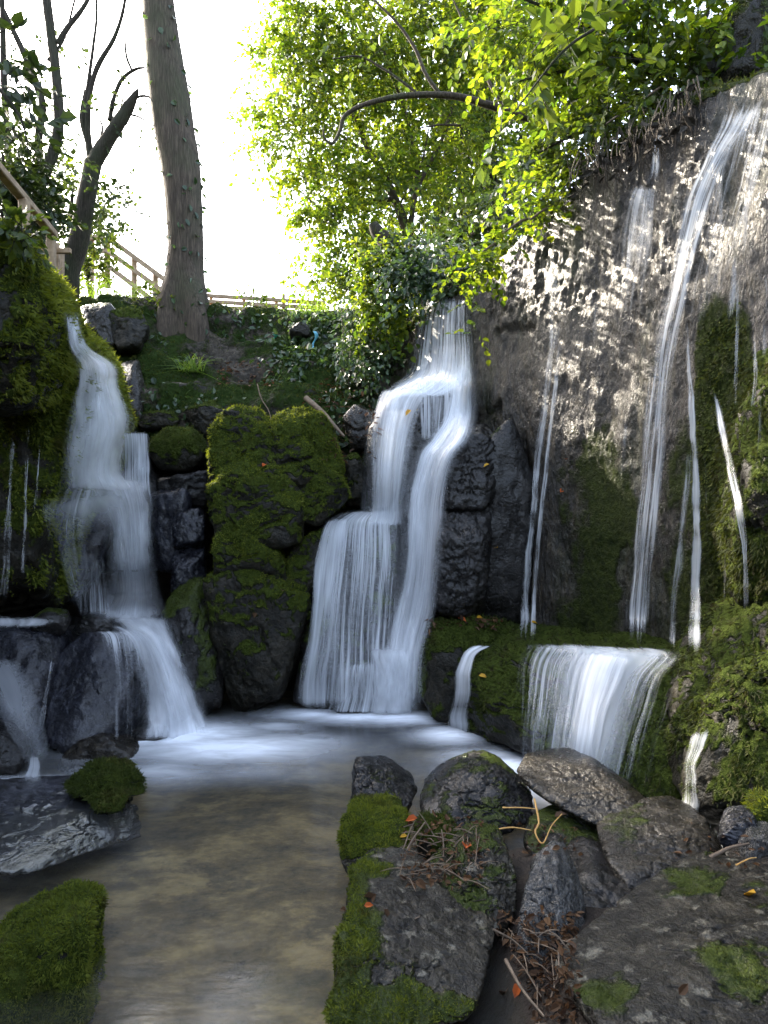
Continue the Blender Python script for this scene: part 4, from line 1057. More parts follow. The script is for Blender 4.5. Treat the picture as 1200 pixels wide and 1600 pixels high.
def leaves(base, d, nrm, L, Wd, fold=.25, curl=.12):
    """one leaf (two quads, folded on the midrib) per row"""
    d = d / (np.linalg.norm(d, axis=1, keepdims=True) + 1e-9)
    s = np.cross(d, nrm); s /= np.linalg.norm(s, axis=1, keepdims=True) + 1e-9
    n = np.cross(s, d)
    L = L[:, None]; Wd = Wd[:, None]
    b = base
    t = base + d * L - n * L * curl
    l1 = base + d * L * .3 + s * Wd * .8 + n * Wd * fold
    l2 = base + d * L * .68 + s * Wd * .72 + n * (Wd * fold - L * curl * .4)
    r1 = base + d * L * .3 - s * Wd * .8 + n * Wd * fold
    r2 = base + d * L * .68 - s * Wd * .72 + n * (Wd * fold - L * curl * .4)
    V = np.stack([b, l1, l2, t, r2, r1], 1).reshape(-1, 3)
    k = np.arange(len(b))[:, None] * 6
    return V, np.vstack([k + np.array([[0, 1, 2, 3]]), k + np.array([[0, 3, 4, 5]])])


def sprays(C, dirs, k, Lt, Ll, Wl, rng, droop=.3, spread=.9):
    """k leaves set alternately along a twig of length Lt at every centre; returns leaves and twigs"""
    N = len(C)
    dirs = dirs / (np.linalg.norm(dirs, axis=1, keepdims=True) + 1e-9)
    side = np.cross(dirs, rng.normal(0, 1, (N, 3)) * .6 + np.array([0, 0, 1]))
    side /= np.linalg.norm(side, axis=1, keepdims=True) + 1e-9
    ln = Lt * (.6 + .8 * rng.random(N))
    B, D, NN, LL, WW = [], [], [], [], []
    for j in range(k):
        t = (j + .6) / k
        sg = 1 if j % 2 else -1
        p = C + dirs * (ln * t)[:, None]
        p[:, 2] -= droop * ln * t * t
        dd = dirs * (.45 + .5 * t) + side * sg * spread * (1 - .55 * t) + rng.normal(0, .28, (N, 3))
        dd[:, 2] -= droop * .8
        nn = np.cross(side, dirs) + rng.normal(0, .45, (N, 3))
        nn[:, 2] += .4
        B.append(p); D.append(dd); NN.append(nn)
        l = Ll * (.65 + .6 * rng.random(N))
        LL.append(l); WW.append(l * Wl * (.8 + .4 * rng.random(N)))
    lv = leaves(np.vstack(B), np.vstack(D), np.vstack(NN), np.concatenate(LL), np.concatenate(WW))
    r = .0022 + .012 * Ll
    e = C + dirs * ln[:, None]; e[:, 2] -= droop * ln
    s2 = np.cross(dirs, side)
    tv = []
    for a in (0, 2.1, 4.2):
        o = (np.cos(a) * side + np.sin(a) * s2) * r
        tv += [C - dirs * (ln * .25)[:, None] + o, e + o * .4]
    TV = np.stack(tv, 1).reshape(-1, 3)
    kk = np.arange(N)[:, None] * 6
    TF = np.vstack([kk + np.array([[0, 2, 3, 1]]), kk + np.array([[2, 4, 5, 3]]), kk + np.array([[4, 0, 1, 5]])])
    return lv, (TV, TF)


def blob_points(blobs, rng, per, hollow=.35):
    """points through a set of (px, py, distance, radius in pixels, weight) masses; dirs point outwards"""
    C, D = [], []
    for q in blobs:
        c = P(*q[:3]); r = q[3] / F * q[2]
        wt = q[4] if len(q) > 4 else 1
        n = max(3, int(per * wt * (q[3] / 80.) ** 2))
        v = rng.normal(0, 1, (n, 3)); v /= np.linalg.norm(v, axis=1, keepdims=True)
        rad = (hollow + (1 - hollow) * rng.random(n) ** .6) * r
        p = c + v * rad[:, None] * np.array([1, 1.15, .92])
        keep = vnoise(p * (1.9 / max(r, .3)) * 1.4, 7) > -.38            # gaps between clumps
        C.append(p[keep]); D.append(v[keep])
    return np.vstack(C), np.vstack(D)


def crown(parent, blobs, per, k, Lt, Ll, Wl, mat, rng, droop=.35, name='crown', twigs=True, out=.8, hollow=.35):
    C, D = blob_points(blobs, rng, per, hollow)
    d = D * out + rng.normal(0, .5, D.shape)
    lv, tw = sprays(C, d, k, Lt, Ll, Wl, rng, droop)
    o = mk(name, lv[0], lv[1], M[mat], parent, smooth=False)
    if twigs:
        mk('twigs', tw[0], tw[1], M['bark2'], parent, smooth=False)
    return o


def px_path(pts, Y):
    """(px, py, radius px[, distance]) -> points, radii"""
    p = [P(q[0], q[1], q[3] if len(q) > 3 else Y) for q in pts]
    r = [q[2] / F * (q[3] if len(q) > 3 else Y) for q in pts]
    return p, r


def limb(parent, pts, Y, mat='bark2', seg=8, rough=.12, name='limb'):
    p, r = px_path(pts, Y)
    V, f = tube(p, r, seg, rough, len(pts), n=max(10, len(pts) * 8))
    return mk(name, V, f, M[mat], parent)


R = np.random.default_rng
# the big leaning trunk on the bank
t = empty('tree', P(285, 492, 7.75), 'tall thick leaning trunk rising alone from the back bank into the white sky', 'tree')
pp, rr = px_path([(289, 560, 52), (288, 515, 47), (287, 488, 42), (287, 462, 37), (288, 435, 31), (289, 405, 28), (290, 380, 27), (287, 320, 28), (282, 260, 30), (272, 200, 31), (262, 130, 30), (254, 70, 27), (247, 0, 24.5), (238, -130, 22), (226, -300, 19), (212, -480, 14)], 7.62)
V, f = tube(pp, rr, 48, .05, 3, n=260)
c_ = np.repeat(np.array(cr(np.array(pp), 260)), 48, 0)
th = np.tile(np.linspace(0, 2 * np.pi, 48, endpoint=False), 260)
fl = sstep(P(0, 410, 7.62)[2], P(0, 500, 7.62)[2], V[:, 2])
V = c_ + (V - c_) * (1 + .28 * fl * (np.sin(th * 5 + 1) * .6 + np.sin(th * 3) * .5) + .03 * fbm(np.stack([np.cos(th) * 5, np.sin(th) * 5, V[:, 2] * 1.6], 1), 4, 9))[:, None]
mk('trunk', V, f, M['bark'], t)
limb(t, [(240, -60, 12), (300, -180, 9), (360, -330, 5)], 7.8, 'bark')
limb(t, [(236, -120, 12), (160, -230, 9), (90, -350, 5)], 7.9, 'bark')
limb(t, [(226, -290, 11), (260, -420, 8), (300, -560, 4)], 7.9, 'bark')
crown(t, [(330, -300, 7.8, 120, .5), (120, -330, 7.9, 130, .5), (230, -480, 7.9, 150, .5)], 90, 9, .5, .1, .4, 'leafmid', R(401))
rng = R(402)
idx = rng.choice(len(V), 420)
sd = V[idx] - c_[idx]
keep = (rng.random(420) < .25 + .75 * (sd[:, 0] > .05))
B = V[idx][keep]; S_ = sd[keep] / np.linalg.norm(sd[keep], axis=1, keepdims=True)
lv = leaves(B, S_ * .5 + rng.normal(0, .5, S_.shape) - np.array([0, 0, .5]), S_ + rng.normal(0, .3, S_.shape), rng.uniform(.05, .09, len(B)), rng.uniform(.02, .035, len(B)))
mk('ivy', lv[0], lv[1], M['ivy'], t, smooth=False)

# bare and broken trees at the upper left
t = empty('tree', P(108, 425, 7.6), 'broken tree at left with a jagged snapped limb and thin bare stems', 'tree')
p, r_ = px_path([(100, 460, 22), (108, 420, 18), (124, 370, 15), (134, 315, 14), (146, 252, 13)], 7.6)
V, f = tube(p, r_, 16, .12, 4, n=60); mk('trunk', V, f, M['bark2'], t)
limb(t, [(142, 262, 12), (162, 228, 11.5), (184, 195, 10.5), (200, 168, 9), (211, 148, 5), (216, 139, 1)], 7.6, name='snapped_limb', seg=12, rough=.2)
for pts in ([(143, 258, 6), (137, 205, 5), (140, 150, 4), (152, 105, 4), (178, 60, 3.2), (192, 18, 2.6), (200, -30, 2)], [(140, 235, 4), (130, 190, 3.5), (138, 130, 3), (146, 70, 2.4), (151, 25, 2), (150, -25, 1.6)],
            [(172, 188, 4), (176, 160, 3.4), (190, 125, 3), (212, 108, 2.4), (232, 106, 1)], [(205, 108, 2), (197, 85, 1.8), (195, 45, 1)], [(198, 158, 2.5), (225, 150, 2), (248, 160, 1), (258, 172, .5)], [(186, 178, 2), (215, 182, 1.5), (245, 200, .6)],
            [(136, 225, 2.6), (126, 185, 2), (132, 140, 1)], [(150, 240, 2.4), (160, 200, 1.8), (150, 180, .8)]):
    limb(t, pts, 7.6, seg=7)
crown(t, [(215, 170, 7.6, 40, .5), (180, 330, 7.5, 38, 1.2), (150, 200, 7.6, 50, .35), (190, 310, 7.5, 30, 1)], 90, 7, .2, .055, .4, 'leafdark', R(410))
t = empty('tree', P(62, 300, 6.9), 'slender mossy forked tree leaning over the walkway railing at left', 'tree')
p, r_ = px_path([(52, 340, 11), (64, 288, 9), (82, 240, 8.5), (92, 190, 8), (87, 110, 7.5), (78, 40, 7), (70, -30, 6.5), (60, -130, 5)], 6.9)
V, f = tube(p, r_, 14, .14, 5, n=70); mk('trunk', V, f, M['bark2'], t)
for pts in ([(90, 68, 4.5), (108, 40, 4), (128, 15, 3.4), (148, -20, 3)], [(66, 280, 7), (60, 220, 6), (66, 160, 5.5), (45, 100, 5), (22, 50, 4), (0, 5, 3.5)], [(62, 150, 4), (30, 70, 3.4), (5, 20, 2.6)], [(75, 95, 3), (100, 60, 2), (118, -5, 1.5)],
            [(20, 330, 6), (12, 220, 5), (6, 120, 5), (4, 20, 4), (0, -60, 4)]):
    limb(t, pts, 6.9, seg=8)
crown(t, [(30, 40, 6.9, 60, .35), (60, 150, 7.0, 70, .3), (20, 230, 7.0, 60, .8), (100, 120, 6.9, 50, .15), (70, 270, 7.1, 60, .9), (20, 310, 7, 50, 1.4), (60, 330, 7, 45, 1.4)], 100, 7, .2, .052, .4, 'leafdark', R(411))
for lab, bl, seed, mt in (('dense green bush between broken tree and stair railing', [(138, 395, 8.6, 36), (130, 340, 8.8, 50), (110, 300, 9, 50, .8), (180, 330, 8.6, 28, .4), (140, 435, 8.4, 30)], 420, 'leafmid'),
                          ('dark bush filling the left edge above the walkway railing', [(10, 250, 6.2, 60), (40, 300, 6.2, 45), (0, 330, 6.2, 60), (60, 350, 6.4, 40)], 421, 'leafdark')):
    c0 = P(bl[0][0], bl[0][1] + 60, bl[0][2])
    t = empty('bush', c0, lab, 'bush')
    crown(t, bl, 260, 8, .2, .06, .42, mt, R(seed), name='foliage')
    for k in range(3):
        limb(t, [(bl[k][0] + 8, bl[k][1] + 90, 5), (bl[k][0], bl[k][1] + 40, 4), (bl[k][0] - 6 + 6 * k, bl[k][1] - 10, 2)], bl[k][2], name='stem', seg=6)
t = empty('branch', P(-30, 120, 2.7), 'dark leafy branch hanging into the upper left corner close to the viewer', 'branch')
V, f = tube([P(-120, 40, 2.7), P(-30, 110, 2.7), P(30, 180, 2.7), P(45, 240, 2.7)], [.012, .009, .005, .002], 6); mk('stem', V, f, M['bark2'], t)
crown(t, [(0, 150, 2.7, 50, 1.1), (28, 205, 2.7, 35, .9), (40, 120, 2.7, 25, .4), (-30, 90, 2.7, 60, 1), (5, 330, 2.9, 16, 1)], 24, 6, .12, .055, .4, 'leafdark', R(430), name='leaves')

# unseen grove added on the left bank to keep sun off the pool and near rocks
gsrc = None
for k, (x, y, s, a) in enumerate(((-4.6, 5.0, .8, 0), (-4.9, 3.2, .8, 2.2), (-5.0, 1.4, .8, 4.1), (-6.4, 4.2, .9, 5.0))):
    if gsrc is None:
        t = empty('added_shade_tree', (0, 0, 0), '', 'tree', 'unseen trees added on the left bank for shade')
        V, f = tube([(0, 0, -.3), (.05, .03, 1), (-.05, .1, 2.2), (.1, 0, 3.6)], [.17, .13, .11, .05], 10, .1, 7); mk('trunk', V, f, M['bark2'], t)
        rg = R(440)
        n = 620
        v = rg.normal(0, 1, (n, 3)); v /= np.linalg.norm(v, axis=1, keepdims=True)
        C = np.array([0, 0, 2.1]) + v * (rg.random((n, 1)) ** .45) * np.array([1.15, 1.15, 1.65])
        lv, tw = sprays(C, v + rg.normal(0, .5, v.shape), 8, .4, .14, .42, rg, .3)
        mk('crown', lv[0], lv[1], M['leafmid'], t, smooth=False)
        mk('twigs', tw[0], tw[1], M['bark2'], t, smooth=False)
        gsrc = t
        o = t
    else:
        o = copy_tree(gsrc)
    o.location = (x, y, float(ground_z(np.array([x]), np.array([y]))[0]))
    o.rotation_euler = (0, 0, a); o.scale = (s, s, s)
    o['label'] = 'unseen leafy tree added for shade on the left bank above the mossy cliff'

# ---- right bank: canopy
t = empty('tree', P(640, 470, 12.2), 'broad sunlit yellow-green tree hanging over the middle of the scene', 'tree')
crown(t, [(470, 60, 11.9, 60, .9), (520, 20, 12.1, 80, 1), (455, 130, 11.9, 60, .9), (425, 200, 11.6, 42, .6), (520, 120, 12.1, 80, .9), (480, 220, 11.9, 60, 1), (560, 230, 12.3, 80, 1), (510, 300, 12.0, 60, 1), (600, 50, 12.4, 90, 1), (620, 150, 12.7, 90, .9),
          (690, 60, 12.7, 90, 1), (680, 200, 12.8, 80, .8), (600, 310, 12.4, 70, 1.1), (530, 370, 12.0, 50, 1.2), (500, 420, 11.9, 34, 1.2), (560, 420, 12.1, 50, 1.2), (660, 320, 12.7, 70, 1), (520, 455, 11.7, 36, 1.2), (405, 165, 11.5, 22, .5), (440, 30, 11.7, 34, .6), (770, 50, 12.7, 80, 1), (740, 150, 13.0, 70, .8), (850, 40, 12.5, 80, 1), (700, 30, 12.6, 80, 1), (740, 250, 12.6, 70, 1)], 290, 10, .42, .088, .34, 'leafsun', R(500), droop=.4)
p, r_ = px_path([(668, 520, 12), (655, 440, 10), (632, 350, 8), (600, 275, 6), (570, 222, 4.5), (545, 150, 3)], 12.5)
V, f = tube(p, r_, 12, .12, 8, n=60); mk('trunk', V, f, M['bark'], t)
for pts in ([(640, 380, 5), (650, 300, 4), (690, 220, 3), (720, 120, 2)], [(615, 310, 4), (560, 320, 3), (510, 330, 2), (470, 300, 1)], [(585, 250, 3), (530, 210, 2.4), (470, 180, 1.6), (420, 200, .8)], [(655, 300, 3), (640, 200, 2.4), (610, 110, 2), (580, 20, 1.4)], [(640, 300, 2), (660, 250, 1.6), (672, 190, 1)], [(625, 320, 2), (645, 270, 1.5), (640, 230, 1)]):
    limb(t, pts, 12.4, 'bark')
t = empty('tree', P(770, 420, 11.5), 'dark shaded tree standing behind the sunlit one, seen through its gaps', 'tree')
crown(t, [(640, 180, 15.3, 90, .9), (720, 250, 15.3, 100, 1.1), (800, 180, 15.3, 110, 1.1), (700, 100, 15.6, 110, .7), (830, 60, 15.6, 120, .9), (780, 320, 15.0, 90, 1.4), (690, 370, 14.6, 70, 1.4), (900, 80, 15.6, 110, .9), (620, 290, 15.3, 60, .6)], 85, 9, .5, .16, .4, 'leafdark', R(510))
for x0, x1, yb in ((725, 715, 480), (768, 760, 480), (690, 705, 480)):
    p, r_ = px_path([(x0, yb, 13), (x0 + 2, 330, 11), (x1, 200, 9), (x1 - 8, 60, 7), (x1, -120, 5)], 15.0)
    V, f = tube(p, r_, 10, .12, int(x0), n=40); mk('trunk', V, f, M['bark2'], t)
# the long bough crossing the canopy
t = empty('bough', P(830, 190, 6.3), 'long bare curving bough arching out of the rim foliage across the sunlit tree', 'branch')
limb(t, [(905, 205, 8), (860, 192, 7.2), (820, 183, 6.6), (770, 166, 6), (715, 151, 5.4), (660, 148, 4.8), (610, 153, 4.2), (565, 165, 3.6), (538, 182, 3.2), (531, 205, 2.8), (519, 224, 2.4), (506, 214, 1.8), (506, 198, 1)], 6.3, 'bark', name='bough', rough=.08)
for pts in ([(688, 148, 3.6), (665, 115, 3), (648, 75, 2.6), (620, 35, 2.2), (590, 5, 1.6), (570, -20, 1)], [(655, 148, 2.6), (625, 125, 2.2), (595, 105, 1.8), (560, 88, 1.6), (520, 92, 1)], [(790, 172, 3), (765, 130, 2.6), (745, 80, 2.2), (722, 30, 1.6), (700, -20, 1)], [(720, 196, 2), (690, 195, 1.6), (655, 200, .8)]):
    limb(t, pts, 6.3, 'bark', seg=7, name='side_branch', rough=.08)
crown(t, [(640, 60, 6.3, 60, .25), (540, 110, 6.3, 50, .25), (720, 60, 6.3, 60, .3)], 60, 7, .24, .075, .36, 'leafmid', R(520), name='leaves')
# near sunlit branches above the rock face
t = empty('tree', P(1000, 190, 5.4), 'near big-leaved branches spilling over the rim of the rock face from the top right', 'tree')
crown(t, [(840, 30, 5.4, 65, 1), (900, 90, 5.3, 70, 1), (870, 170, 5.4, 50, 1), (960, 50, 5.2, 75, 1), (1010, 110, 5.1, 50, .9), (1050, 20, 5.0, 65, 1), (930, 180, 5.2, 45, .9), (830, 240, 5.6, 40, .8), (1120, 0, 4.9, 50, .7), (1090, 70, 5.0, 35, .6), (800, 110, 5.6, 55, .8), (865, 270, 5.4, 35, .9), (1180, 0, 4.6, 45, .8), (1140, 40, 4.6, 40, .7), (1190, 60, 4.5, 30, .5), (1000, -60, 5, 90, .8), (760, 40, 5.6, 50, .8), (1080, 120, 4.8, 30, .6)], 105, 9, .27, .07, .40, 'leafsun', R(530), droop=.45)
for pts in ([(1080, 190, 6), (1020, 120, 5), (950, 60, 4), (870, 20, 3), (800, -10, 2)], [(1060, 180, 5), (980, 140, 4), (910, 110, 3), (840, 120, 2), (800, 130, 1)], [(1030, 190, 4), (960, 200, 3), (900, 210, 2.4), (840, 240, 1.5)], [(1100, 170, 5), (1090, 80, 4), (1110, 0, 3), (1120, -80, 2)]):
    limb(t, pts, 5.2, 'bark2', seg=7)
t = empty('branch', P(900, 40, 4.0), 'closest dark green leafy spray at the top, in front of the big-leaved branches', 'branch')
crown(t, [(900, 40, 4.0, 40, 1), (850, 90, 4.0, 34, .9), (950, 90, 4.0, 30, .8), (820, 150, 4.1, 26, .8), (790, 195, 4.1, 22, .8)], 34, 7, .2, .085, .4, 'leafmid', R(531), name='leaves')
V, f = tube([P(1010, -40, 4.0), P(950, 30, 4.0), P(880, 80, 4.0), P(800, 180, 4.1)], [.012, .01, .007, .003], 6); mk('stem', V, f, M['bark2'], t)
# shrubs rooted along the rim
for lab, bl, seed, mt, ll in (('sunny round-leaved bramble hanging over the upper left of the rock face', [(840, 330, 5.15, 34), (800, 350, 5.2, 36), (760, 385, 5.3, 36), (735, 415, 5.4, 30), (715, 440, 5.5, 18), (780, 410, 5.3, 24, .7), (850, 290, 5.1, 30), (700, 432, 5.5, 14, .8), (740, 470, 5.4, 14, .6), (745, 520, 5.3, 9, .7)], 540, 'leafsun', .05),
                              ('mid green shrub along the rim above the blue spout', [(900, 255, 5.1, 34), (960, 180, 4.9, 38), (1020, 140, 4.8, 36), (880, 220, 5.2, 34), (1060, 110, 4.8, 34), (930, 215, 5.1, 30)], 541, 'leafmid', .06),
                              ('dark bush in shadow behind the hanging bramble', [(690, 400, 7.7, 50), (740, 360, 7.6, 50), (800, 300, 7.4, 50), (650, 430, 7.8, 45), (620, 395, 7.9, 34), (760, 420, 7.4, 40)], 542, 'leafdark', .07)):
    t = empty('bush', P(bl[0][0], bl[0][1] + 40, bl[0][2] + .3), lab, 'bush')
    crown(t, bl, 120 if mt == 'leafsun' else 150, 7, .16, ll, .5 if mt == 'leafsun' else .42, mt, R(seed), name='foliage')
    for k in range(3):
        b0 = bl[k]
        limb(t, [(b0[0] + 40, b0[1] - 10, 2.6, b0[2] + .3), (b0[0] + 15, b0[1] - 5, 2.2, b0[2]), (b0[0] - 15, b0[1] + 15, 1.2, b0[2] - .05)], b0[2], 'twig', 6, name='stem')


def vine_leaves(t, pts_px, rng, L, mat, n, rad=.0):
    """hanging stems with leaves all along"""
    st, B, D, NN, LL = [], [], [], [], []
    for pts in pts_px:
        p = cr(np.array([P(*q) for q in pts]), 24)
        st.append(tube(p[::4], .004, 5, n=16))
        i = rng.integers(0, 24, n)
        o = rng.normal(0, 1, (n, 3)); o[:, 1] -= .6
        B.append(p[i] + o * (.02 + rad * rng.random((n, 1)))); d = o * .5 + rng.normal(0, .3, (n, 3)); d[:, 2] -= .6
        D.append(d); nn = o + np.array([0, -.5, .5]); NN.append(nn); LL.append(L * rng.uniform(.6, 1.3, n))
    LL = np.concatenate(LL)
    lv = leaves(np.vstack(B), np.vstack(D), np.vstack(NN), LL, LL * .42)
    V, f = join(st); mk('stems', V, f, M['bark2'], t)
    mk('leaves', lv[0], lv[1], M[mat], t, smooth=False)


rng = R(550)
t = empty('hanging_ivy', P(592, 360, 6.6), 'bright yellow-green curtain of ivy hanging below the dark stump left of the middle falls', 'ivy')
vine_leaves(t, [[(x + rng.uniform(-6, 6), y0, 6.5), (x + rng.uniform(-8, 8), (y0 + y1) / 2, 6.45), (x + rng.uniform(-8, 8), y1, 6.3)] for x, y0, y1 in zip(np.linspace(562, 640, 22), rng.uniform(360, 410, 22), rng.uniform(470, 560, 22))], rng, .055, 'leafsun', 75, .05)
t = empty('hanging_ivy', P(560, 470, 6.9), 'darker ivy curtain trailing down to the gully beside the bright one', 'ivy')
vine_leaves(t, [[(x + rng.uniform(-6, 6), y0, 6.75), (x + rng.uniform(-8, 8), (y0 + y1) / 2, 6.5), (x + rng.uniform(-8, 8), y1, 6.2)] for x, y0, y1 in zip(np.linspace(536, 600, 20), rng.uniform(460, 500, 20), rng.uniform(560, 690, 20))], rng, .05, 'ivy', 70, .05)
t = empty('hanging_ivy', P(660, 390, 6.5), 'very dark ivy mound around the stump limb above the middle falls', 'ivy')
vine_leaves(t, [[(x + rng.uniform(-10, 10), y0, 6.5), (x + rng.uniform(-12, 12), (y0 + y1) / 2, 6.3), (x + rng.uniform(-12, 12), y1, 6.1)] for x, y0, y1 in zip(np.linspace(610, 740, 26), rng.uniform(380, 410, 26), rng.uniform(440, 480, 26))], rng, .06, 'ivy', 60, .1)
t = empty('stump', P(640, 440, 6.6), 'dark crooked stump limb poking out over the bright hanging ivy', 'stump')
limb(t, [(680, 450, 20), (640, 420, 16), (612, 388, 13), (590, 362, 11), (582, 350, 7)], 6.6, 'bark2', 12, .2, name='limb')

# ivy leaves over the bank
rng = R(560)
a, b_, c = BV[btri[:, 0]], BV[btri[:, 1]], BV[btri[:, 2]]
cx_ = np.cross(b_ - a, c - a); ar = np.linalg.norm(cx_, axis=1) / 2
m_ = (a + b_ + c) / 3
qx, qy = pix(m_)
wgt = sstep(.05, .35, fbm(m_ * 2.1, 4, 77) + .35 * sstep(430, 540, qx) + .2 * sstep(530, 480, qy)) * (qy > 492) * (qy < 700) * (.35 + .65 * sstep(400, 480, qx))
N = 3400
i = rng.choice(len(btri), N, p=ar * wgt / (ar * wgt).sum())
uu = rng.random((N, 1)); ww = rng.random((N, 1)); fl = (uu + ww > 1)
uu = np.where(fl, 1 - uu, uu); ww = np.where(fl, 1 - ww, ww)
nn = cx_[i] / (2 * ar[i][:, None])
B = a[i] + (b_ - a)[i] * uu + (c - a)[i] * ww + nn * rng.uniform(.0, .08, (N, 1))
D = rng.normal(0, .6, (N, 3)); D[:, 2] -= .5
LL = rng.uniform(.035, .08, N)
lv = leaves(B, D, nn + rng.normal(0, .35, (N, 3)) + np.array([0, 0, .4]), LL, LL * .42)
tag(mk('ivy_cover', lv[0], lv[1], M['ivy'], smooth=False), 'ivy creeping over the earth bank below the tall leaning trunk', 'ivy', kind='stuff')


def tuft_(name, lab, cat, at, n, L, mat, seed, spread=.1, group=None, wd=.004, droop=.5):
    rng = R(seed)
    B = at + rng.normal(0, spread, (n, 3)) * np.array([1, .6, .15])
    D = rng.normal(0, .4, (n, 3)) + np.array([0, -.15, .9])
    D /= np.linalg.norm(D, axis=1, keepdims=True)
    V, Fs = [], []
    s = np.cross(D, rng.normal(0, 1, (n, 3))); s /= np.linalg.norm(s, axis=1, keepdims=True)
    l = L * rng.uniform(.5, 1.2, n)
    hz = D.copy(); hz[:, 2] = 0
    rows = []
    for k in range(5):
        tt = k / 4
        c = B + D * (l * tt)[:, None] + hz * (l * tt * tt * droop)[:, None] - np.array([0, 0, 1]) * (l * tt * tt * droop)[:, None]
        wv = wd * (1 - tt * .92)
        rows += [c - s * wv, c + s * wv]
    V = np.stack(rows, 1).reshape(-1, 3)
    k = np.arange(n)[:, None] * 10
    Fq = np.vstack([k + np.array([[2 * j, 2 * j + 1, 2 * j + 3, 2 * j + 2]]) for j in range(4)])
    o = mk(name, V, Fq, M[mat], smooth=False)
    return tag(o, lab, cat, group)


for lab, q, n, L, mt, sd_, sp in (('bright grass below the stair railing beside the big trunk', (178, 466, 8.0), 420, .3, 'grass', 570, .28), ('arching fern-like grass tuft in the middle of the bank', (300, 580, 6.75), 90, .3, 'grass', 571, .05),
                                  ('low weeds along the bank top right of the big trunk', (400, 490, 7.7), 160, .1, 'leafmid', 572, .4), ('yellowish grass at the bank top beside the hanging ivy', (500, 486, 7.6), 160, .16, 'grass', 573, .18)):
    g_ = tuft_('grass_tuft', lab, 'grass', P(*q), n, L, mt, sd_, sp)
    if sp > .1: g_['kind'] = 'stuff'
for lab, bl, sd_ in (('small spindly sapling against the sky right of the big trunk', [(397, 462, 7.7, 14)], 580), ('low leafy sprigs at the foot of the walkway railing posts', [(30, 365, 3.3, 18), (48, 400, 3.3, 10)], 581), ('low plants at the foot of the big trunk on the left', [(235, 470, 7.6, 20), (262, 480, 7.5, 14)], 582)):
    t = empty('sapling', P(bl[0][0], bl[0][1] + 20, bl[0][2]), lab, 'plant')
    crown(t, bl, 700, 5, .1, .05, .42, 'leafmid', R(sd_), name='leaves')

# ------------------------------------------------------------------ fences
def beam(A, B, w, h):
    A, B = np.asarray(A, float), np.asarray(B, float)
    t = (B - A) / np.linalg.norm(B - A)
    up = np.array([0, 0, 1.]) if abs(t[2]) < .9 else np.array([0, 1., 0])
    s = np.cross(t, up); s /= np.linalg.norm(s); u = np.cross(s, t)
    V = []
    for q in (A, B):
        for a, b in ((-1, -1), (1, -1), (1, 1), (-1, 1)):
            V.append(q + s * a * w / 2 + u * b * h / 2)
    Fq = np.array([[0, 3, 2, 1], [4, 5, 6, 7], [0, 1, 5, 4], [1, 2, 6, 5], [2, 3, 7, 6], [3, 0, 4, 7]])
    return np.array(V), Fq


def wood(parent, name, A, B, w, h):
    V, f = beam(A, B, w, h)
    o = mk(name, V, f, M['wood'], parent, smooth=False)
    bv = o.modifiers.new('edge', 'BEVEL'); bv.width = min(w, h) * .12; bv.segments = 1
    return o


t = empty('railing', P(80, 440, 5.0), 'near weathered wooden walkway railing rising from the left edge beside the moss cliff', 'railing')
wood(t, 'rail', P(-60, 195, 3.7), P(84, 367, 5.1), .06, .045)
for x, y0, y1, Y in ((38, 312, 372, 4.5), (80, 368, 470, 5.06), (-20, 245, 330, 4.0)):
    wood(t, 'post', P(x, y1, Y), P(x, y0, Y), .055, .055)
wood(t, 'rail', P(52, 393, 5.15), P(111, 392, 5.15), .03, .035)
wood(t, 'post', P(89, 490, 5.25), P(89, 380, 5.25), .035, .035)
wood(t, 'post', P(96, 490, 5.45), P(96, 388, 5.45), .035, .035)
t = empty('railing', P(200, 460, 11.3), 'pale wooden stair railing sloping down behind the big trunk', 'railing')
for a, b_ in (((168, 371), (256, 436)), ((140, 392), (168, 392)), ((168, 392), (256, 456)), ((168, 415), (240, 470)), ((140, 372), (168, 371))):
    wood(t, 'rail', P(*a, 11.3), P(*b_, 11.3), .06, .075)
for x, y0, y1 in ((168, 368, 450), (210, 402, 470), (243, 428, 480), (143, 370, 440)):
    wood(t, 'post', P(x, y1, 11.38), P(x, y0, 11.38), .07, .07)
t = empty('fence', P(410, 495, 12.0), 'low pale horizontal fence along the bank top right of the big trunk', 'fence')
for y0, y1 in ((461, 474), (470, 482), (479, 489)):
    wood(t, 'rail', P(310, y0, 12.0), P(508, y1, 12.0), .05, .06)
for x, y0, y1 in ((330, 461, 500), (381, 464, 502), (432, 468, 504), (443, 459, 504), (490, 472, 506)):
    wood(t, 'post', P(x, y1, 12.08), P(x, y0, 12.08), .05, .05)

# ------------------------------------------------------------------ litter: fallen leaves, twigs, scraps
bpy.context.view_layer.update()
DG = bpy.context.evaluated_depsgraph_get()


def rot_leaf(name, lab, px, py, L, mat, seed, cat='fallen leaf', group=None, wl=.35):
    p = surf(px, py, .006)
    if p is None: return
    rng = R(seed)
    d = rng.normal(0, 1, 3); d[2] *= .3
    n = np.array([0, -.5, 1]) + rng.normal(0, .25, 3)
    p2 = p + np.array([0, -.004, .012])
    V, f = leaves(p2[None], d[None], n[None], np.array([L]), np.array([L * wl]), .35, .3)
    o = mk(name, V, f, M[mat], smooth=False)
    so_ = o.modifiers.new('thickness', 'SOLIDIFY'); so_.thickness = .0008
    tag(o, lab, cat, group)


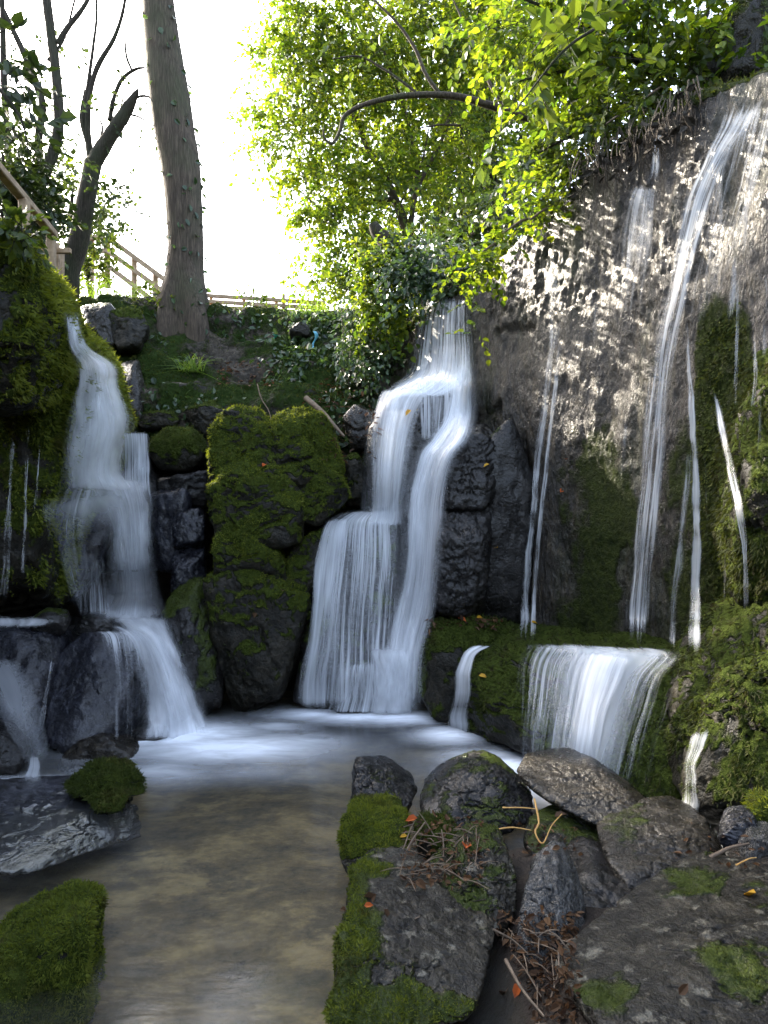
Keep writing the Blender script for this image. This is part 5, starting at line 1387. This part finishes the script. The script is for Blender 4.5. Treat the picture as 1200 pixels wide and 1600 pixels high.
for k, (x, y, L, mt, lab) in enumerate((
        (588, 1402, .06, 'dry', 'curled brown leaf on the mossy edge of the big pale rock'), (569, 1420, .028, 'red', 'small orange leaf on the big pale rock below the curled one'), (600, 1425, .03, 'dry', 'thin brown leaf scrap beside the orange one on the big pale rock'),
        (652, 1282, .05, 'red', 'bright orange-red leaf in the litter behind the mossy pool-edge rock'), (636, 1310, .03, 'yellow', 'small yellow leaf near the orange-red one'), (650, 1380, .045, 'dry', 'pinkish leaf at the lower end of the twig litter'),
        (728, 1330, .06, 'red', 'orange leaf leaning on the pointed grey rock'), (812, 1540, .042, 'red', 'orange leaf in the soil right of the big pale rock'), (790, 1555, .05, 'dry', 'dark brown leaf below the orange one in the soil'),
        (866, 1280, .05, 'dry', 'reddish curled leaf beside the pale forked twig'), (830, 975 + 0, .05, 'yellow', 'tiny yellow leaf at the foot of the paired streams'), (745, 968, .05, 'yellow', 'yellow leaf on top of the squat mossy block'), (715, 968, .07, 'red', 'orange leaves on top of the squat mossy block'),
        (748, 1058, .05, 'yellow', 'bright yellow leaf stuck on the left end of the wide ledge'), (765, 728, .05, 'yellow', 'ochre leaf stuck high on the dark recess'), (778, 858, .05, 'yellow', 'ochre leaf stuck low in the dark recess'),
        (398, 1058 - 98, .05, 'dry', 'tan leaf low on the large mossy block'), (415, 728, .06, 'red', 'pink leaf on the left shoulder of the large mossy block'), (460, 712, .07, 'dry', 'brown leaf in the cleft of the large mossy block'), (442, 925, .06, 'dry', 'pale leaf low on the right flank of the large mossy block'),
        (884, 720, .06, 'red', 'rusty leaf stuck on the middle of the rock face'), (875, 772, .05, 'red', 'lower rusty leaf stuck on the middle of the rock face'), (642, 643, .06, 'yellow', 'golden leaf caught beside the upper middle falls'),
        (1060, 1560, .034, 'dry', 'tan leaf lying on the huge corner slab'), (1180, 1400, .05, 'yellow', 'pale leaf on the brown veined stone'), (540, 1428, .03, 'dry', 'leaf fragment on the moss of the big pale rock'))):
    rot_leaf('fallen_leaf', lab, x, y, L, mt, 600 + k)
for k, (pts, r, mt, lab) in enumerate((
        ([(835, 1248, 3.0), (842, 1285, 2.9), (836, 1300, 2.86), (848, 1318, 2.8), (862, 1290, 2.85), (878, 1272, 2.9)], .0045, 'straw', 'pale forked twig sticking up beside the long smooth slab'),
        ([(770, 1297, 2.85), (800, 1293, 2.85), (830, 1297, 2.84)], .004, 'straw', 'short pale twig pointing at the forked one'),
        ([(785, 1262, 3.0), (815, 1262, 2.98), (838, 1264, 2.95)], .0035, 'straw', 'thin straight straw above the forked twig'),
        ([(630, 1342, 2.72), (645, 1312, 2.78), (664, 1285, 2.85)], .006, 'twig', 'grey stick slanting up through the litter'),
        ([(648, 1380, 2.6), (690, 1345, 2.65), (725, 1305, 2.75)], .005, 'twig', 'long thin stick lying in the litter towards the pointed grey rock'),
        ([(692, 1360, 2.62), (693, 1320, 2.7), (690, 1296, 2.75)], .004, 'twig', 'upright thin stem in the litter'),
        ([(615, 1450, 2.25), (640, 1440, 2.28), (656, 1432, 2.3)], .004, 'twig', 'short twig across the big pale rock'),
        ([(700, 1415, 2.38), (730, 1410, 2.4), (760, 1405, 2.42)], .004, 'bark2', 'dark twig across the pointed grey rock'),
        ([(790, 1500, 2.1), (815, 1545, 1.98), (850, 1588, 1.9)], .006, 'twig', 'pale stick in the soil by the upright slab'),
        ([(770, 1452, 2.2), (800, 1468, 2.2), (825, 1490, 2.18)], .0035, 'twig', 'tan stem leaning on the upright slab'),
        ([(1110, 1340, 2.5), (1140, 1325, 2.5), (1170, 1318, 2.5)], .008, 'twig', 'short thick twig between the jagged stones'),
        ([(1150, 1352, 2.4), (1170, 1342, 2.38), (1182, 1340, 2.38)], .003, 'straw', 'tiny yellow straw on the white-glinting stone'))):
    V, f = tube([P(*q) for q in pts], np.linspace(r, r * .45, len(pts)), 6, .1, k, n=24)
    tag(mk('twig', V, f, M[mt]), lab, 'twig')
for pts, r, lab in (([(478, 622, 6.1), (505, 645, 5.95), (525, 668, 5.85), (538, 682, 5.8)], .025, 'fallen dead branch slanting down into the gully right of the mossy block'),
                    ([(402, 600, 6.4), (408, 622, 6.3), (420, 642, 6.2), (424, 660, 6.1)], .006, 'thin dead stem drooping over the top of the mossy block')):
    V, f = tube([P(*q) for q in pts], np.linspace(r, r * .4, len(pts)), 8, .12, 3, n=24)
    tag(mk('dead_branch', V, f, M['twig']), lab, 'branch')
# loose litter that nobody could count
rng = R(700)
B = []
for x0, x1, y0, y1, n in ((628, 760, 1280, 1390, 260), (775, 900, 1430, 1600, 620), (800, 905, 1290, 1340, 60), (335, 430, 565, 605, 120), (505, 590, 590, 720, 160), (660, 790, 966, 985, 60), (1040, 1190, 1290, 1360, 30), (480, 530, 600, 640, 30)):
    for k in range(n):
        p = surf(rng.uniform(x0, x1), rng.uniform(y0, y1), .004)
        if p is not None and p[2] > .02: B.append(p)
B = np.array(B); N = len(B)
LL = rng.uniform(.012, .034, N) * np.where(B[:, 1] > 4, 1.9, 1)
D = rng.normal(0, 1, (N, 3)); D[:, 2] *= .4
lv = leaves(B + np.array([0, 0, .01]), D, np.array([0, -.4, 1]) + rng.normal(0, .5, (N, 3)), LL, LL * rng.uniform(.06, .4, N), .3, .25)
tag(mk('leaf_litter', lv[0], lv[1], M['dry'], smooth=False), 'brown leaf and needle litter caught between the rocks and on the bank', 'leaf litter', kind='stuff')
sp = []
for x0, x1, y0, y1, n in ((630, 750, 1290, 1380, 46), (775, 890, 1450, 1600, 46)):
    for k in range(n):
        p = surf(rng.uniform(x0, x1), rng.uniform(y0, y1), .01)
        if p is None or p[2] < .02: continue
        d = rng.normal(0, 1, 3); d[2] = abs(d[2]) * .25; d /= np.linalg.norm(d)
        l = rng.uniform(.05, .16)
        sp.append(tube([p, p + d * l * .5 + np.array([0, 0, .008]), p + d * l], [.0022, .002, .001], 5, n=6))
V, f = join(sp)
tag(mk('twig_litter', V, f, M['twig'], smooth=False), 'tangle of fine dead twigs between the near rocks', 'twig litter', kind='stuff')
# dry roots hanging from the rim
t = empty('root_fringe', P(960, 250, 5.0), 'fringe of dry tan roots hanging under the shrubs at the rim of the rock face', 'roots')
sp = []
for k in range(90):
    x = rng.uniform(880, 1090)
    y = 285 - (x - 890) * .62 + rng.uniform(-30, 5)
    Y = 4.95 - (x - 900) * .0033
    l = rng.uniform(20, 75)
    sp.append(tube([P(x, y - 15, Y + .05), P(x + rng.uniform(-14, 14), y + l * .4, Y - .12), P(x + rng.uniform(-26, 20), y + l, Y - .1)], [.006, .004, .0015], 5, n=10))
V, f = join(sp); mk('roots', V, f, M['bark'], t)
C = []
for k in range(90):
    x = rng.uniform(880, 1085); y = 278 - (x - 890) * .62 + rng.uniform(-25, 40)
    C.append(P(x, y, 4.9 - (x - 900) * .0033 - rng.uniform(0, .2)))
C = np.array(C); N = len(C)
lv = leaves(C, rng.normal(0, 1, (N, 3)) - np.array([0, 0, .6]), rng.normal(0, 1, (N, 3)), rng.uniform(.03, .08, N), rng.uniform(.012, .03, N))
mk('dead_leaves', lv[0], lv[1], M['bark2'], t, smooth=False)
# scraps of plastic on the bank
for nm, lab, q, L, wd, mt in (('plastic_strip', 'pale blue plastic strip hanging from the ivy on the bank', (492, 519, 6.75), .24, .028, 'blue'), ('plastic_scrap', 'small green plastic scrap on the bank left of the blue strip', (430, 524, 6.9), .08, .04, 'teal')):
    s0 = surf(q[0], q[1], .08)
    c = s0 if s0 is not None else P(*q)
    n = 14
    tt = np.linspace(0, 1, n)
    cen = c + np.stack([.02 * np.sin(tt * 9), -.02 - .015 * np.cos(tt * 7), -L * tt], 1)
    wv = wd * (1 - .5 * tt) * (1 + .3 * np.sin(tt * 11))
    V = np.concatenate([cen - np.array([1, .3, 0]) * wv[:, None] / 2, cen + np.array([1, .3, 0]) * wv[:, None] / 2])
    i = np.arange(n - 1)
    o = mk(nm, V, np.stack([i, i + 1, i + 1 + n, i + n], 1), M[mt])
    o.modifiers.new('thickness', 'SOLIDIFY').thickness = .002
    tag(o, lab, 'litter')
